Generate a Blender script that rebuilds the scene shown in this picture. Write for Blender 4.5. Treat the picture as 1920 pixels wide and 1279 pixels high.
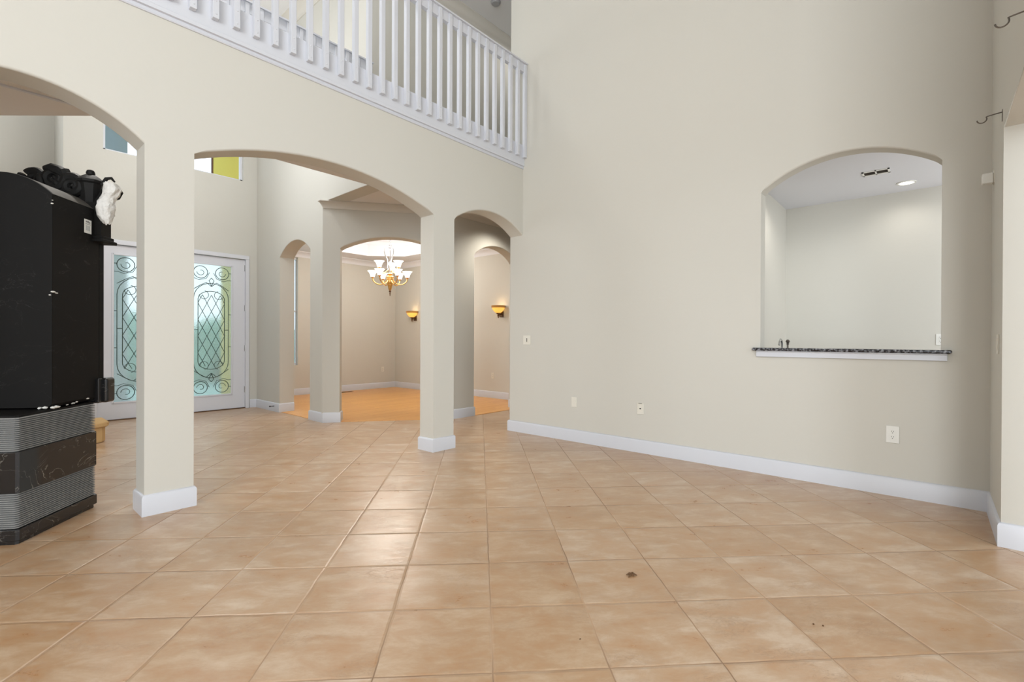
import bpy, bmesh, math, random
from mathutils import Vector, Matrix
random.seed(7)
S = bpy.context.scene
for o in list(bpy.data.objects): bpy.data.objects.remove(o)
COL = S.collection
PI = math.pi

# ------------------------------------------------------------------ camera
H = 1.14375
YAW, PITCH, ROLL, FPX = 0.7188694, -0.0031479, 0.004, 902.2485
Rh = Vector((math.sin(YAW), -math.cos(YAW), 0)); Fh = Vector((math.cos(YAW), math.sin(YAW), 0)); Zh = Vector((0, 0, 1))
uh = -math.sin(PITCH)*Fh + math.cos(PITCH)*Zh
fw = math.cos(PITCH)*Fh + math.sin(PITCH)*Zh
rt = math.cos(ROLL)*Rh + math.sin(ROLL)*uh
up = -math.sin(ROLL)*Rh + math.cos(ROLL)*uh
cam = bpy.data.cameras.new('camera'); camo = bpy.data.objects.new('camera', cam); COL.objects.link(camo)
cam.sensor_width = 36; cam.lens = FPX/1920*36; cam.clip_start = 0.02; cam.clip_end = 200
camo.matrix_world = Matrix(((rt.x, up.x, -fw.x, 0), (rt.y, up.y, -fw.y, 0), (rt.z, up.z, -fw.z, H), (0, 0, 0, 1)))
S.camera = camo

# ------------------------------------------------------------------ view, world, lights
S.view_settings.view_transform = 'Standard'; S.view_settings.look = 'None'
S.view_settings.gamma = 1.0; S.view_settings.use_curve_mapping = False
S.view_settings.exposure = -0.06
W = bpy.data.worlds.new('world'); S.world = W; W.use_nodes = True
bgn = W.node_tree.nodes['Background']
bgn.inputs[0].default_value = (0.80, 0.90, 1.0, 1); bgn.inputs[1].default_value = 2.0

def area(name, loc, rot, sx, sy, power, col=(1, 1, 1)):
    l = bpy.data.lights.new(name, 'AREA'); l.shape = 'RECTANGLE'; l.size = sx; l.size_y = sy; l.energy = power; l.color = col
    o = bpy.data.objects.new(name, l); COL.objects.link(o); o.location = loc; o.rotation_euler = rot; return o
def point(name, loc, power, col, r=0.05):
    l = bpy.data.lights.new(name, 'POINT'); l.energy = power; l.color = col; l.shadow_soft_size = r
    o = bpy.data.objects.new(name, l); COL.objects.link(o); o.location = loc; return o
def spot(name, loc, power, col, ang=150, blend=0.8, r=0.07):
    l = bpy.data.lights.new(name, 'SPOT'); l.energy = power; l.color = col; l.shadow_soft_size = r; l.spot_size = math.radians(ang); l.spot_blend = blend
    o = bpy.data.objects.new(name, l); COL.objects.link(o); o.location = loc; return o
# daylight through the tall windows behind the camera (back wall, facing +Y) and in the left wall (facing +X)
area('daylight_back_window', (1.8, -4.45, 2.6), (PI/2, 0, 0), 4.4, 4.4, 72, (0.95, 0.98, 1.0))
area('daylight_left_window', (-5.85, -2.3, 2.6), (PI/2, 0, -PI/2), 4.0, 4.2, 535, (0.95, 0.98, 1.0))
# added unseen fill lamps for foyer and bar, daylight at the foyer upper window
point('foyer_fill', (1.9, 6.4, 4.0), 58, (0.95, 0.98, 1.0), 0.35)  # unseen point lamp added to lift the foyer walls
point('foyer_fill_low', (1.4, 7.0, 3.3), 20, (1.0, 0.98, 0.95), 0.4)  # lower added point, fills the area around the doors
area('bar_fill', (5.6, -1.7, 1.5), (PI/2, 0, 0), 1.7, 2.2, 30, (0.95, 0.98, 1.0))  # unseen area lamp added to brighten the bar ceiling and side wall
area('daylight_foyer_upper_window', (-1.6, 9.3, 3.6), (-PI/2, 0, 0), 1.8, 2.6, 110, (0.96, 0.98, 1.0))
# ceiling cans, plus unseen fill added in both halls
spot('hall_can_and_fill', (5.35, 4.70, 2.99), 85, (1.0, 0.93, 0.82), 140)
spot('bar_can_light', (6.26, 0.21, 2.72), 9, (1.0, 0.95, 0.88), 160)
spot('bar_can_light_hidden', (5.6, 0.95, 2.70), 12, (1.0, 0.95, 0.88), 160)
spot('hall_can_and_fill', (2.3, 4.62, 2.99), 40, (1.0, 0.96, 0.9), 130)  # unseen spot added so floor bounce lifts hall ceiling and soffits
spot('hall_can_and_fill', (0.7, 4.75, 2.99), 45, (1.0, 0.96, 0.9), 130)  # second added hall spot, again for light bounced off the floor
area('upper_hall_unseen_light', (5.9, 4.6, 5.85), (0, 0, 0), 0.4, 0.4, 7, (1.0, 0.96, 0.9))
area('upper_hall_unseen_light', (1.8, 4.5, 5.85), (0, 0, 0), 0.4, 0.4, 22, (1.0, 0.98, 0.95))  # unseen area lamp added to brighten the far railing

# ------------------------------------------------------------------ materials
def mat(name, col=(0.8, 0.8, 0.8), rough=0.5, metal=0.0, spec=0.5):
    m = bpy.data.materials.new(name); m.use_nodes = True
    b = m.node_tree.nodes['Principled BSDF']
    b.inputs['Base Color'].default_value = (*col, 1); b.inputs['Roughness'].default_value = rough
    b.inputs['Metallic'].default_value = metal; b.inputs['Specular IOR Level'].default_value = spec
    return m
def nt(m): return m.node_tree, m.node_tree.nodes['Principled BSDF']
def N(t, typ, **kw):
    n = t.nodes.new(typ)
    for k, v in kw.items(): setattr(n, k, v)
    return n
def noise_bump(m, scale, strength, dist=0.01, detail=3, coord='Object'):
    t, b = nt(m); tc = N(t, 'ShaderNodeTexCoord'); nz = N(t, 'ShaderNodeTexNoise')
    nz.inputs['Scale'].default_value = scale; nz.inputs['Detail'].default_value = detail
    bp = N(t, 'ShaderNodeBump'); bp.inputs['Strength'].default_value = strength; bp.inputs['Distance'].default_value = dist
    t.links.new(tc.outputs[coord], nz.inputs['Vector']); t.links.new(nz.outputs['Fac'], bp.inputs['Height']); t.links.new(bp.outputs[0], b.inputs['Normal'])
    return nz
def srgb(r, g, b):
    f = lambda c: (c/255/12.92) if c/255 <= 0.04045 else ((c/255+0.055)/1.055)**2.4
    return (f(r), f(g), f(b))

M = {}
def plaster(name, col):
    m = mat(name, col, 0.85, 0, 0.25); nz = noise_bump(m, 26, 0.22, 0.004, 5); return m
M['wall'] = plaster('painted_plaster_greige', (0.620, 0.607, 0.553))
M['ceil'] = plaster('painted_ceiling_plaster', (0.78, 0.77, 0.76))
M['ceilwhite'] = plaster('painted_ceiling_cool_white', (0.74, 0.755, 0.80))
M['white'] = mat('white_semi_gloss_paint', (0.645, 0.665, 0.715), 0.38)
noise_bump(M['white'], 60, 0.03, 0.002)
M['crown'] = mat('cream_crown_paint', (0.64, 0.61, 0.55), 0.5); noise_bump(M['crown'], 60, 0.02, 0.002)
M['doorwhite'] = mat('white_door_paint', (0.70, 0.715, 0.76), 0.42); noise_bump(M['doorwhite'], 60, 0.03, 0.002)

# floor tiles: 0.4064 m squares laid at 45 degrees to the walls
def tile_mat():
    m = mat('travertine_look_tile', (0.5, 0.36, 0.25), 0.22, 0, 1.0); t, b = nt(m); L = t.links.new
    tc = N(t, 'ShaderNodeTexCoord'); mp = N(t, 'ShaderNodeMapping', vector_type='TEXTURE')
    mp.inputs['Location'].default_value = (0.33699, 2.56623, 0); mp.inputs['Rotation'].default_value = (0, 0, -PI/4)
    mp.inputs['Scale'].default_value = (0.4064, 0.4064, 1)
    L(tc.outputs['Object'], mp.inputs['Vector'])
    # slight wobble of the joints
    wn = N(t, 'ShaderNodeTexNoise'); wn.inputs['Scale'].default_value = 3.5; wn.inputs['Detail'].default_value = 2
    L(mp.outputs[0], wn.inputs['Vector'])
    wv = N(t, 'ShaderNodeVectorMath', operation='MULTIPLY_ADD'); wv.inputs[1].default_value = (0.022, 0.022, 0); 
    L(wn.outputs['Color'], wv.inputs[0]); L(mp.outputs[0], wv.inputs[2])
    sub = N(t, 'ShaderNodeVectorMath', operation='SUBTRACT'); sub.inputs[1].default_value = (0.011, 0.011, 0); L(wv.outputs[0], sub.inputs[0])
    fl = N(t, 'ShaderNodeVectorMath', operation='FLOOR'); fr = N(t, 'ShaderNodeVectorMath', operation='FRACTION')
    L(sub.outputs[0], fl.inputs[0]); L(sub.outputs[0], fr.inputs[0])
    sep = N(t, 'ShaderNodeSeparateXYZ'); L(fr.outputs[0], sep.inputs[0])
    def edge(o):
        a = N(t, 'ShaderNodeMath', operation='SUBTRACT'); a.inputs[0].default_value = 1; L(o, a.inputs[1])
        mn = N(t, 'ShaderNodeMath', operation='MINIMUM'); L(o, mn.inputs[0]); L(a.outputs[0], mn.inputs[1]); return mn.outputs[0]
    e = N(t, 'ShaderNodeMath', operation='MINIMUM'); L(edge(sep.outputs[0]), e.inputs[0]); L(edge(sep.outputs[1]), e.inputs[1])
    wno = N(t, 'ShaderNodeTexWhiteNoise', noise_dimensions='3D'); L(fl.outputs[0], wno.inputs['Vector'])
    # per-tile offset of the mottling
    off = N(t, 'ShaderNodeVectorMath', operation='MULTIPLY_ADD'); off.inputs[1].default_value = (7, 7, 7)
    L(wno.outputs['Color'], off.inputs[0]); L(mp.outputs[0], off.inputs[2])
    st = N(t, 'ShaderNodeMapping'); st.inputs['Scale'].default_value = (0.45, 0.85, 1); L(off.outputs[0], st.inputs[0])
    n1 = N(t, 'ShaderNodeTexNoise'); n1.inputs['Scale'].default_value = 4.6; n1.inputs['Detail'].default_value = 8; n1.inputs['Roughness'].default_value = 0.68; n1.inputs['Distortion'].default_value = 0.25
    L(st.outputs[0], n1.inputs['Vector'])
    cr = N(t, 'ShaderNodeValToRGB'); L(n1.outputs['Fac'], cr.inputs[0])
    cr.color_ramp.elements[0].position = 0.30; cr.color_ramp.elements[0].color = (*srgb(180, 140, 100), 1)
    cr.color_ramp.elements[1].position = 0.68; cr.color_ramp.elements[1].color = (*srgb(202, 182, 158), 1)
    el = cr.color_ramp.elements.new(0.5); el.color = (*srgb(186, 157, 126), 1)
    # tile-to-tile tone
    tone = N(t, 'ShaderNodeValToRGB'); L(wno.outputs['Value'], tone.inputs[0])
    tone.color_ramp.elements[0].color = (0.94, 0.86, 0.77, 1); tone.color_ramp.elements[1].color = (1.05, 1.05, 1.08, 1)
    e3 = tone.color_ramp.elements.new(0.55); e3.color = (1.0, 0.96, 0.93, 1)
    mul = N(t, 'ShaderNodeMix', data_type='RGBA', blend_type='MULTIPLY'); mul.inputs[0].default_value = 1
    L(cr.outputs[0], mul.inputs[6]); L(tone.outputs[0], mul.inputs[7])
    # fine dark worm-like pits
    n2 = N(t, 'ShaderNodeTexNoise'); n2.inputs['Scale'].default_value = 16; n2.inputs['Detail'].default_value = 8; n2.inputs['Roughness'].default_value = 0.75; n2.inputs['Distortion'].default_value = 1.5
    L(st.outputs[0], n2.inputs['Vector'])
    n3 = N(t, 'ShaderNodeTexNoise'); n3.inputs['Scale'].default_value = 2.6; L(st.outputs[0], n3.inputs['Vector'])
    a1 = N(t, 'ShaderNodeMath', operation='SUBTRACT'); L(n2.outputs['Fac'], a1.inputs[0]); a1.inputs[1].default_value = 0.5
    a2 = N(t, 'ShaderNodeMath', operation='ABSOLUTE'); L(a1.outputs[0], a2.inputs[0])
    mr = N(t, 'ShaderNodeMapRange'); L(a2.outputs[0], mr.inputs[0]); mr.inputs[1].default_value = 0.0; mr.inputs[2].default_value = 0.014; mr.inputs[3].default_value = 1; mr.inputs[4].default_value = 0
    mr2 = N(t, 'ShaderNodeMapRange'); L(n3.outputs['Fac'], mr2.inputs[0]); mr2.inputs[1].default_value = 0.46; mr2.inputs[2].default_value = 0.62; mr2.inputs[3].default_value = 0; mr2.inputs[4].default_value = 0.75
    pit = N(t, 'ShaderNodeMath', operation='MULTIPLY'); L(mr.outputs[0], pit.inputs[0]); L(mr2.outputs[0], pit.inputs[1])
    mx = N(t, 'ShaderNodeMix', data_type='RGBA'); L(pit.outputs[0], mx.inputs[0]); L(mul.outputs[2], mx.inputs[6]); mx.inputs[7].default_value = (*srgb(146, 112, 84), 1)
    # grout
    g = N(t, 'ShaderNodeMapRange'); L(e.outputs[0], g.inputs[0]); g.inputs[1].default_value = 0.0045; g.inputs[2].default_value = 0.0085; g.inputs[3].default_value = 1; g.inputs[4].default_value = 0
    gn = N(t, 'ShaderNodeTexNoise'); gn.inputs['Scale'].default_value = 1.3; gn.inputs['Detail'].default_value = 3; L(tc.outputs['Object'], gn.inputs['Vector'])
    gr = N(t, 'ShaderNodeValToRGB'); L(gn.outputs['Fac'], gr.inputs[0])
    gr.color_ramp.elements[0].position = 0.42; gr.color_ramp.elements[0].color = (*srgb(142, 112, 84), 1)
    gr.color_ramp.elements[1].position = 0.62; gr.color_ramp.elements[1].color = (*srgb(186, 154, 122), 1)
    mg = N(t, 'ShaderNodeMix', data_type='RGBA'); L(g.outputs[0], mg.inputs[0]); L(mx.outputs[2], mg.inputs[6]); L(gr.outputs[0], mg.inputs[7])
    L(mg.outputs[2], b.inputs['Base Color'])
    rg = N(t, 'ShaderNodeMapRange'); L(n1.outputs['Fac'], rg.inputs[0]); rg.inputs[1].default_value = 0.3; rg.inputs[2].default_value = 0.7; rg.inputs[3].default_value = 0.27; rg.inputs[4].default_value = 0.34
    rm = N(t, 'ShaderNodeMath', operation='MAXIMUM'); L(rg.outputs[0], rm.inputs[0])
    gm = N(t, 'ShaderNodeMath', operation='MULTIPLY'); L(g.outputs[0], gm.inputs[0]); gm.inputs[1].default_value = 0.8; L(gm.outputs[0], rm.inputs[1]); L(rm.outputs[0], b.inputs['Roughness'])
    # bump: pillowed edge + undulation
    hh = N(t, 'ShaderNodeMapRange', interpolation_type='SMOOTHSTEP'); L(e.outputs[0], hh.inputs[0]); hh.inputs[1].default_value = 0.003; hh.inputs[2].default_value = 0.03
    ha = N(t, 'ShaderNodeMath', operation='MULTIPLY_ADD'); L(n1.outputs['Fac'], ha.inputs[0]); ha.inputs[1].default_value = 0.12; L(hh.outputs[0], ha.inputs[2])
    hb = N(t, 'ShaderNodeMath', operation='MULTIPLY_ADD'); L(pit.outputs[0], hb.inputs[0]); hb.inputs[1].default_value = -0.15; L(ha.outputs[0], hb.inputs[2])
    bp = N(t, 'ShaderNodeBump'); bp.inputs['Strength'].default_value = 0.5; bp.inputs['Distance'].default_value = 0.003
    L(hb.outputs[0], bp.inputs['Height']); L(bp.outputs[0], b.inputs['Normal'])
    return m
M['tile'] = tile_mat()

def wood_mat():
    m = mat('oak_plank_floor', srgb(214, 150, 70), 0.3); t, b = nt(m); L = t.links.new
    tc = N(t, 'ShaderNodeTexCoord'); mp = N(t, 'ShaderNodeMapping'); L(tc.outputs['Object'], mp.inputs[0]); mp.inputs['Rotation'].default_value = (0, 0, 0)
    br = N(t, 'ShaderNodeTexBrick'); L(mp.outputs[0], br.inputs['Vector'])
    br.inputs['Color1'].default_value = (*srgb(238, 178, 96), 1); br.inputs['Color2'].default_value = (*srgb(228, 162, 78), 1); br.inputs['Mortar'].default_value = (*srgb(150, 92, 40), 1)
    br.inputs['Scale'].default_value = 1; br.inputs['Mortar Size'].default_value = 0.0018; br.inputs['Brick Width'].default_value = 0.9; br.inputs['Row Height'].default_value = 0.065
    ng = N(t, 'ShaderNodeTexNoise'); ng.inputs['Scale'].default_value = 3; ng.inputs['Detail'].default_value = 6
    mp2 = N(t, 'ShaderNodeMapping'); mp2.inputs['Scale'].default_value = (1, 14, 1); L(tc.outputs['Object'], mp2.inputs[0]); L(mp2.outputs[0], ng.inputs['Vector'])
    mx = N(t, 'ShaderNodeMix', data_type='RGBA', blend_type='MULTIPLY'); mx.inputs[0].default_value = 0.5
    rp = N(t, 'ShaderNodeValToRGB'); L(ng.outputs['Fac'], rp.inputs[0]); rp.color_ramp.elements[0].position = 0.3; rp.color_ramp.elements[0].color = (0.88, 0.82, 0.75, 1); rp.color_ramp.elements[1].position = 0.65; rp.color_ramp.elements[1].color = (1, 1, 1, 1)
    L(br.outputs['Color'], mx.inputs[6]); L(rp.outputs[0], mx.inputs[7]); L(mx.outputs[2], b.inputs['Base Color'])
    return m
M['wood'] = wood_mat()

def marble(name, base, vein, vscale, width, amt, rough):
    m = mat(name, base, rough); t, b = nt(m); L = t.links.new
    tc = N(t, 'ShaderNodeTexCoord')
    n0 = N(t, 'ShaderNodeTexNoise'); n0.inputs['Scale'].default_value = vscale; n0.inputs['Detail'].default_value = 7; n0.inputs['Roughness'].default_value = 0.55; n0.inputs['Distortion'].default_value = 1.4
    mp = N(t, 'ShaderNodeMapping'); mp.inputs['Rotation'].default_value = (0.5, 0.7, 0.3); mp.inputs['Scale'].default_value = (1, 1, 1.5)
    L(tc.outputs['Object'], mp.inputs[0]); L(mp.outputs[0], n0.inputs['Vector'])
    a = N(t, 'ShaderNodeMath', operation='SUBTRACT'); L(n0.outputs['Fac'], a.inputs[0]); a.inputs[1].default_value = 0.5
    ab = N(t, 'ShaderNodeMath', operation='ABSOLUTE'); L(a.outputs[0], ab.inputs[0])
    mr = N(t, 'ShaderNodeMapRange'); L(ab.outputs[0], mr.inputs[0]); mr.inputs[1].default_value = 0; mr.inputs[2].default_value = width; mr.inputs[3].default_value = 1; mr.inputs[4].default_value = 0
    n1 = N(t, 'ShaderNodeTexNoise'); n1.inputs['Scale'].default_value = vscale*1.7; L(tc.outputs['Object'], n1.inputs['Vector'])
    m2 = N(t, 'ShaderNodeMapRange'); L(n1.outputs['Fac'], m2.inputs[0]); m2.inputs[1].default_value = 0.45; m2.inputs[2].default_value = 0.62; m2.inputs[4].default_value = amt
    mu = N(t, 'ShaderNodeMath', operation='MULTIPLY'); L(mr.outputs[0], mu.inputs[0]); L(m2.outputs[0], mu.inputs[1])
    mx = N(t, 'ShaderNodeMix', data_type='RGBA'); L(mu.outputs[0], mx.inputs[0]); mx.inputs[6].default_value = (*base, 1); mx.inputs[7].default_value = (*vein, 1)
    L(mx.outputs[2], b.inputs['Base Color'])
    if rough > 0.5: b.inputs['Specular IOR Level'].default_value = 0.14
    return m
M['mblack'] = marble('matt_black_marble_back', (0.0085, 0.0082, 0.008), (0.06, 0.06, 0.057), 3.0, 0.004, 0.5, 0.62)
M['mpol'] = marble('polished_black_marble_white_veins', (0.014, 0.014, 0.015), (0.30, 0.28, 0.24), 4.5, 0.007, 1.0, 0.14)
M['mrib'] = marble('combed_grey_black_marble', (0.27, 0.27, 0.265), (0.6, 0.58, 0.55), 3.0, 0.010, 0.8, 0.6)
M['mtop'] = marble('pale_marble_top', (0.10, 0.095, 0.085), (0.2, 0.19, 0.17), 5, 0.02, 0.5, 0.6)
M['mcarve'] = mat('carved_black_stone', (0.012, 0.0118, 0.0115), 0.62, 0, 0.18); noise_bump(M['mcarve'], 35, 0.4, 0.006, 4)
M['white_wrap'] = mat('crumpled_white_wrap', (0.72, 0.71, 0.68), 0.85); noise_bump(M['white_wrap'], 40, 0.9, 0.012, 5)
M['plasterbits'] = mat('white_plaster_bits', (0.75, 0.74, 0.7), 0.9); noise_bump(M['plasterbits'], 80, 0.5, 0.004)
def granite():
    m = mat('speckled_black_granite', (0.03, 0.03, 0.035), 0.12); t, b = nt(m); L = t.links.new
    tc = N(t, 'ShaderNodeTexCoord'); v = N(t, 'ShaderNodeTexNoise'); v.inputs['Scale'].default_value = 55; v.inputs['Detail'].default_value = 3; L(tc.outputs['Object'], v.inputs['Vector'])
    r = N(t, 'ShaderNodeValToRGB'); L(v.outputs['Fac'], r.inputs[0]); r.color_ramp.elements[0].position = 0.45; r.color_ramp.elements[0].color = (0.012, 0.012, 0.016, 1)
    r.color_ramp.elements[1].position = 0.7; r.color_ramp.elements[1].color = (0.32, 0.33, 0.36, 1); L(r.outputs[0], b.inputs['Base Color']); return m
M['granite'] = granite()
def carpet():
    m = mat('beige_carpet', srgb(200, 166, 118), 0.95, 0, 0.1); nz = noise_bump(m, 180, 0.8, 0.006, 2); return m
M['carpet'] = carpet()
M['plate'] = mat('off_white_plastic', (0.76, 0.74, 0.66), 0.4); noise_bump(M['plate'], 90, 0.02, 0.001)
M['platewhite'] = mat('white_plastic', (0.80, 0.80, 0.76), 0.4); noise_bump(M['platewhite'], 90, 0.02, 0.001)
M['slot'] = mat('dark_slot', (0.02, 0.018, 0.015), 0.6); noise_bump(M['slot'], 90, 0.02, 0.001)
M['metal'] = mat('brushed_nickel', (0.55, 0.56, 0.57), 0.25, 1.0); noise_bump(M['metal'], 90, 0.03, 0.001)
M['dmetal'] = mat('bronze_grey_hook_metal', (0.16, 0.14, 0.12), 0.4, 0.8); noise_bump(M['dmetal'], 90, 0.03, 0.001)
M['gold'] = mat('antique_gold', (0.72, 0.42, 0.13), 0.28, 0.85); noise_bump(M['gold'], 60, 0.1, 0.002)
M['bronze'] = mat('dark_bronze', (0.14, 0.08, 0.045), 0.4, 0.7); noise_bump(M['bronze'], 60, 0.1, 0.002)
M['leaf'] = mat('dry_brown_leaf', (0.13, 0.065, 0.025), 0.8); noise_bump(M['leaf'], 120, 0.3, 0.002)
M['came'] = mat('leaded_came', (0.05, 0.075, 0.06), 0.35, 0.6); noise_bump(M['came'], 120, 0.1, 0.001)
def emis(name, col, strength, base=(0.8, 0.8, 0.8)):
    m = mat(name, base, 0.5); t, b = nt(m); b.inputs['Emission Color'].default_value = (*col, 1); b.inputs['Emission Strength'].default_value = strength
    noise_bump(m, 50, 0.03, 0.001); return m
M['shade'] = emis('lit_white_glass_shade', (1.0, 0.95, 0.86), 2.2)
M['amber'] = emis('lit_amber_glass', (1.0, 0.55, 0.10), 0.85, (0.75, 0.45, 0.12))
M['amberrim'] = mat('amber_glass_rim', (0.50, 0.25, 0.06), 0.35); noise_bump(M['amberrim'], 50, 0.05, 0.001)
M['canlens'] = emis('lit_can_lens', (1.0, 0.97, 0.9), 6)
def glassmat():
    m = bpy.data.materials.new('seedy_textured_door_glass'); m.use_nodes = True; t = m.node_tree; L = t.links.new
    t.nodes.remove(t.nodes['Principled BSDF']); out = t.nodes['Material Output']
    tc = N(t, 'ShaderNodeTexCoord'); nz = N(t, 'ShaderNodeTexNoise'); nz.inputs['Scale'].default_value = 55; nz.inputs['Detail'].default_value = 3; L(tc.outputs['Object'], nz.inputs['Vector'])
    bp = N(t, 'ShaderNodeBump'); bp.inputs['Strength'].default_value = 0.7; bp.inputs['Distance'].default_value = 0.006; L(nz.outputs['Fac'], bp.inputs['Height'])
    rf = N(t, 'ShaderNodeBsdfRefraction'); rf.inputs['Color'].default_value = (0.93, 0.98, 0.97, 1); rf.inputs['Roughness'].default_value = 0.22; rf.inputs['IOR'].default_value = 1.12; L(bp.outputs[0], rf.inputs['Normal'])
    gl = N(t, 'ShaderNodeBsdfGlossy'); gl.inputs['Roughness'].default_value = 0.15; L(bp.outputs[0], gl.inputs['Normal'])
    tr = N(t, 'ShaderNodeBsdfTranslucent'); tr.inputs['Color'].default_value = (0.9, 0.95, 0.95, 1)
    m1 = N(t, 'ShaderNodeMixShader'); m1.inputs[0].default_value = 0.25; L(rf.outputs[0], m1.inputs[1]); L(tr.outputs[0], m1.inputs[2])
    m2 = N(t, 'ShaderNodeMixShader'); m2.inputs[0].default_value = 0.06; L(m1.outputs[0], m2.inputs[1]); L(gl.outputs[0], m2.inputs[2]); L(m2.outputs[0], out.inputs[0]); return m
M['glass'] = glassmat()
def clearglass():
    m = bpy.data.materials.new('clear_window_glass'); m.use_nodes = True; t = m.node_tree; L = t.links.new
    t.nodes.remove(t.nodes['Principled BSDF']); out = t.nodes['Material Output']
    tr = N(t, 'ShaderNodeBsdfTransparent'); gl = N(t, 'ShaderNodeBsdfGlossy'); gl.inputs['Roughness'].default_value = 0.02
    fz = N(t, 'ShaderNodeFresnel'); fz.inputs['IOR'].default_value = 1.12
    m1 = N(t, 'ShaderNodeMixShader'); L(fz.outputs[0], m1.inputs[0]); L(tr.outputs[0], m1.inputs[1]); L(gl.outputs[0], m1.inputs[2]); L(m1.outputs[0], out.inputs[0]); return m
M['clear'] = clearglass()
M['stucco'] = mat('yellow_stucco', srgb(226, 206, 92), 0.9); noise_bump(M['stucco'], 40, 0.4, 0.01)
M['bluestucco'] = mat('pale_blue_grey_stucco', srgb(168, 186, 206), 0.9); noise_bump(M['bluestucco'], 40, 0.4, 0.01)
M['paving'] = mat('pale_paving', srgb(150, 190, 186), 0.8); noise_bump(M['paving'], 20, 0.3, 0.01)
def hedge():
    m = mat('hedge_leaves', srgb(40, 104, 86), 0.8); nz = noise_bump(m, 14, 1.0, 0.05, 6); t, b = nt(m)
    r = N(t, 'ShaderNodeValToRGB'); t.links.new(nz.outputs['Fac'], r.inputs[0]); r.color_ramp.elements[0].position = 0.35; r.color_ramp.elements[0].color = (*srgb(60, 124, 108), 1)
    r.color_ramp.elements[1].position = 0.65; r.color_ramp.elements[1].color = (*srgb(130, 190, 165), 1); t.links.new(r.outputs[0], b.inputs['Base Color']); return m
M['hedge'] = hedge()

# ------------------------------------------------------------------ mesh helpers
def finish(bm, name, m, parent=None, smooth=False, bevel=0, loc=None, rot=None, recalc=True, segs=3, ang=35):
    if recalc: bmesh.ops.recalc_face_normals(bm, faces=bm.faces)
    me = bpy.data.meshes.new(name); bm.to_mesh(me); bm.free()
    o = bpy.data.objects.new(name, me); COL.objects.link(o); me.materials.append(M[m] if isinstance(m, str) else m)
    if smooth or bevel:
        for p in me.polygons: p.use_smooth = True
        me.set_sharp_from_angle(angle=math.radians(ang))
    if bevel:
        md = o.modifiers.new('bevel', 'BEVEL'); md.width = bevel; md.segments = segs; md.limit_method = 'ANGLE'; md.angle_limit = math.radians(50); md.harden_normals = True
    if loc is not None: o.location = loc
    if rot is not None: o.rotation_euler = rot
    if parent is not None: o.parent = parent
    return o
def box(bm, a, b, mtx=None):
    vs = [bm.verts.new((x, y, z)) for z in (a[2], b[2]) for x, y in ((a[0], a[1]), (b[0], a[1]), (b[0], b[1]), (a[0], b[1]))]
    for f in ((0, 3, 2, 1), (4, 5, 6, 7), (0, 1, 5, 4), (1, 2, 6, 5), (2, 3, 7, 6), (3, 0, 4, 7)): bm.faces.new([vs[i] for i in f])
    if mtx is not None: bmesh.ops.transform(bm, matrix=mtx, verts=vs)
    return vs
def tube(bm, pts, r, sides=8, cap=True, closed=False):
    pts = [Vector(p) for p in pts]; n = len(pts); rs = r if isinstance(r, (list, tuple)) else [r]*n
    rings = []; prev = None
    for i, p in enumerate(pts):
        if closed: t = pts[(i+1) % n]-pts[i-1]
        else: t = pts[min(i+1, n-1)]-pts[max(i-1, 0)]
        t.normalize()
        if prev is None:
            a = Vector((0, 0, 1)) if abs(t.z) < 0.9 else Vector((1, 0, 0)); u = t.cross(a).normalized()
        else:
            u = (prev - t*prev.dot(t)).normalized()
        prev = u; v = t.cross(u)
        rings.append([bm.verts.new(p+(u*math.cos(2*PI*k/sides)+v*math.sin(2*PI*k/sides))*rs[i]) for k in range(sides)])
    m = n if closed else n-1
    for i in range(m):
        A, B = rings[i], rings[(i+1) % n]
        for k in range(sides): bm.faces.new((A[k], A[(k+1) % sides], B[(k+1) % sides], B[k]))
    if cap and not closed:
        bm.faces.new(rings[0][::-1]); bm.faces.new(rings[-1])
def lathe(bm, prof, seg=24, c=(0, 0, 0), wave=0, nw=6):
    rings = []
    for r, z in prof:
        if r < 1e-5: rings.append([bm.verts.new((c[0], c[1], c[2]+z))])
        else: rings.append([bm.verts.new((c[0]+r*math.cos(2*PI*k/seg), c[1]+r*math.sin(2*PI*k/seg), c[2]+z)) for k in range(seg)])
    for A, B in zip(rings, rings[1:]):
        for k in range(seg):
            k2 = (k+1) % seg
            if len(A) == 1 and len(B) == 1: continue
            if len(A) == 1: bm.faces.new((A[0], B[k2], B[k]))
            elif len(B) == 1: bm.faces.new((A[k], A[k2], B[0]))
            else: bm.faces.new((A[k], A[k2], B[k2], B[k]))
def sweep(bm, path, prof, closed=False):
    """path of xy points, prof list of (offset to the right of travel, z); mitred"""
    P = [Vector((p[0], p[1])) for p in path]; n = len(P); rings = []
    for i in range(n):
        def nrm(a, b):
            d = (b-a).normalized(); return Vector((d.y, -d.x))
        if closed: n1, n2 = nrm(P[i-1], P[i]), nrm(P[i], P[(i+1) % n])
        else:
            n1 = nrm(P[max(i-1, 0)], P[max(i-1, 0)+1]); n2 = nrm(P[min(i, n-2)], P[min(i, n-2)+1])
        mm = (n1+n2); mm = mm/ (1+n1.dot(n2)) if (1+n1.dot(n2)) > 1e-4 else n1
        rings.append([bm.verts.new((P[i].x+mm.x*o, P[i].y+mm.y*o, z)) for o, z in prof])
    k = len(prof)
    for i in range(n if closed else n-1):
        A, B = rings[i], rings[(i+1) % n]
        for j in range(k): bm.faces.new((A[j], A[(j+1) % k], B[(j+1) % k], B[j]))
    if not closed:
        bm.faces.new(rings[0]); bm.faces.new(rings[-1][::-1])
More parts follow.
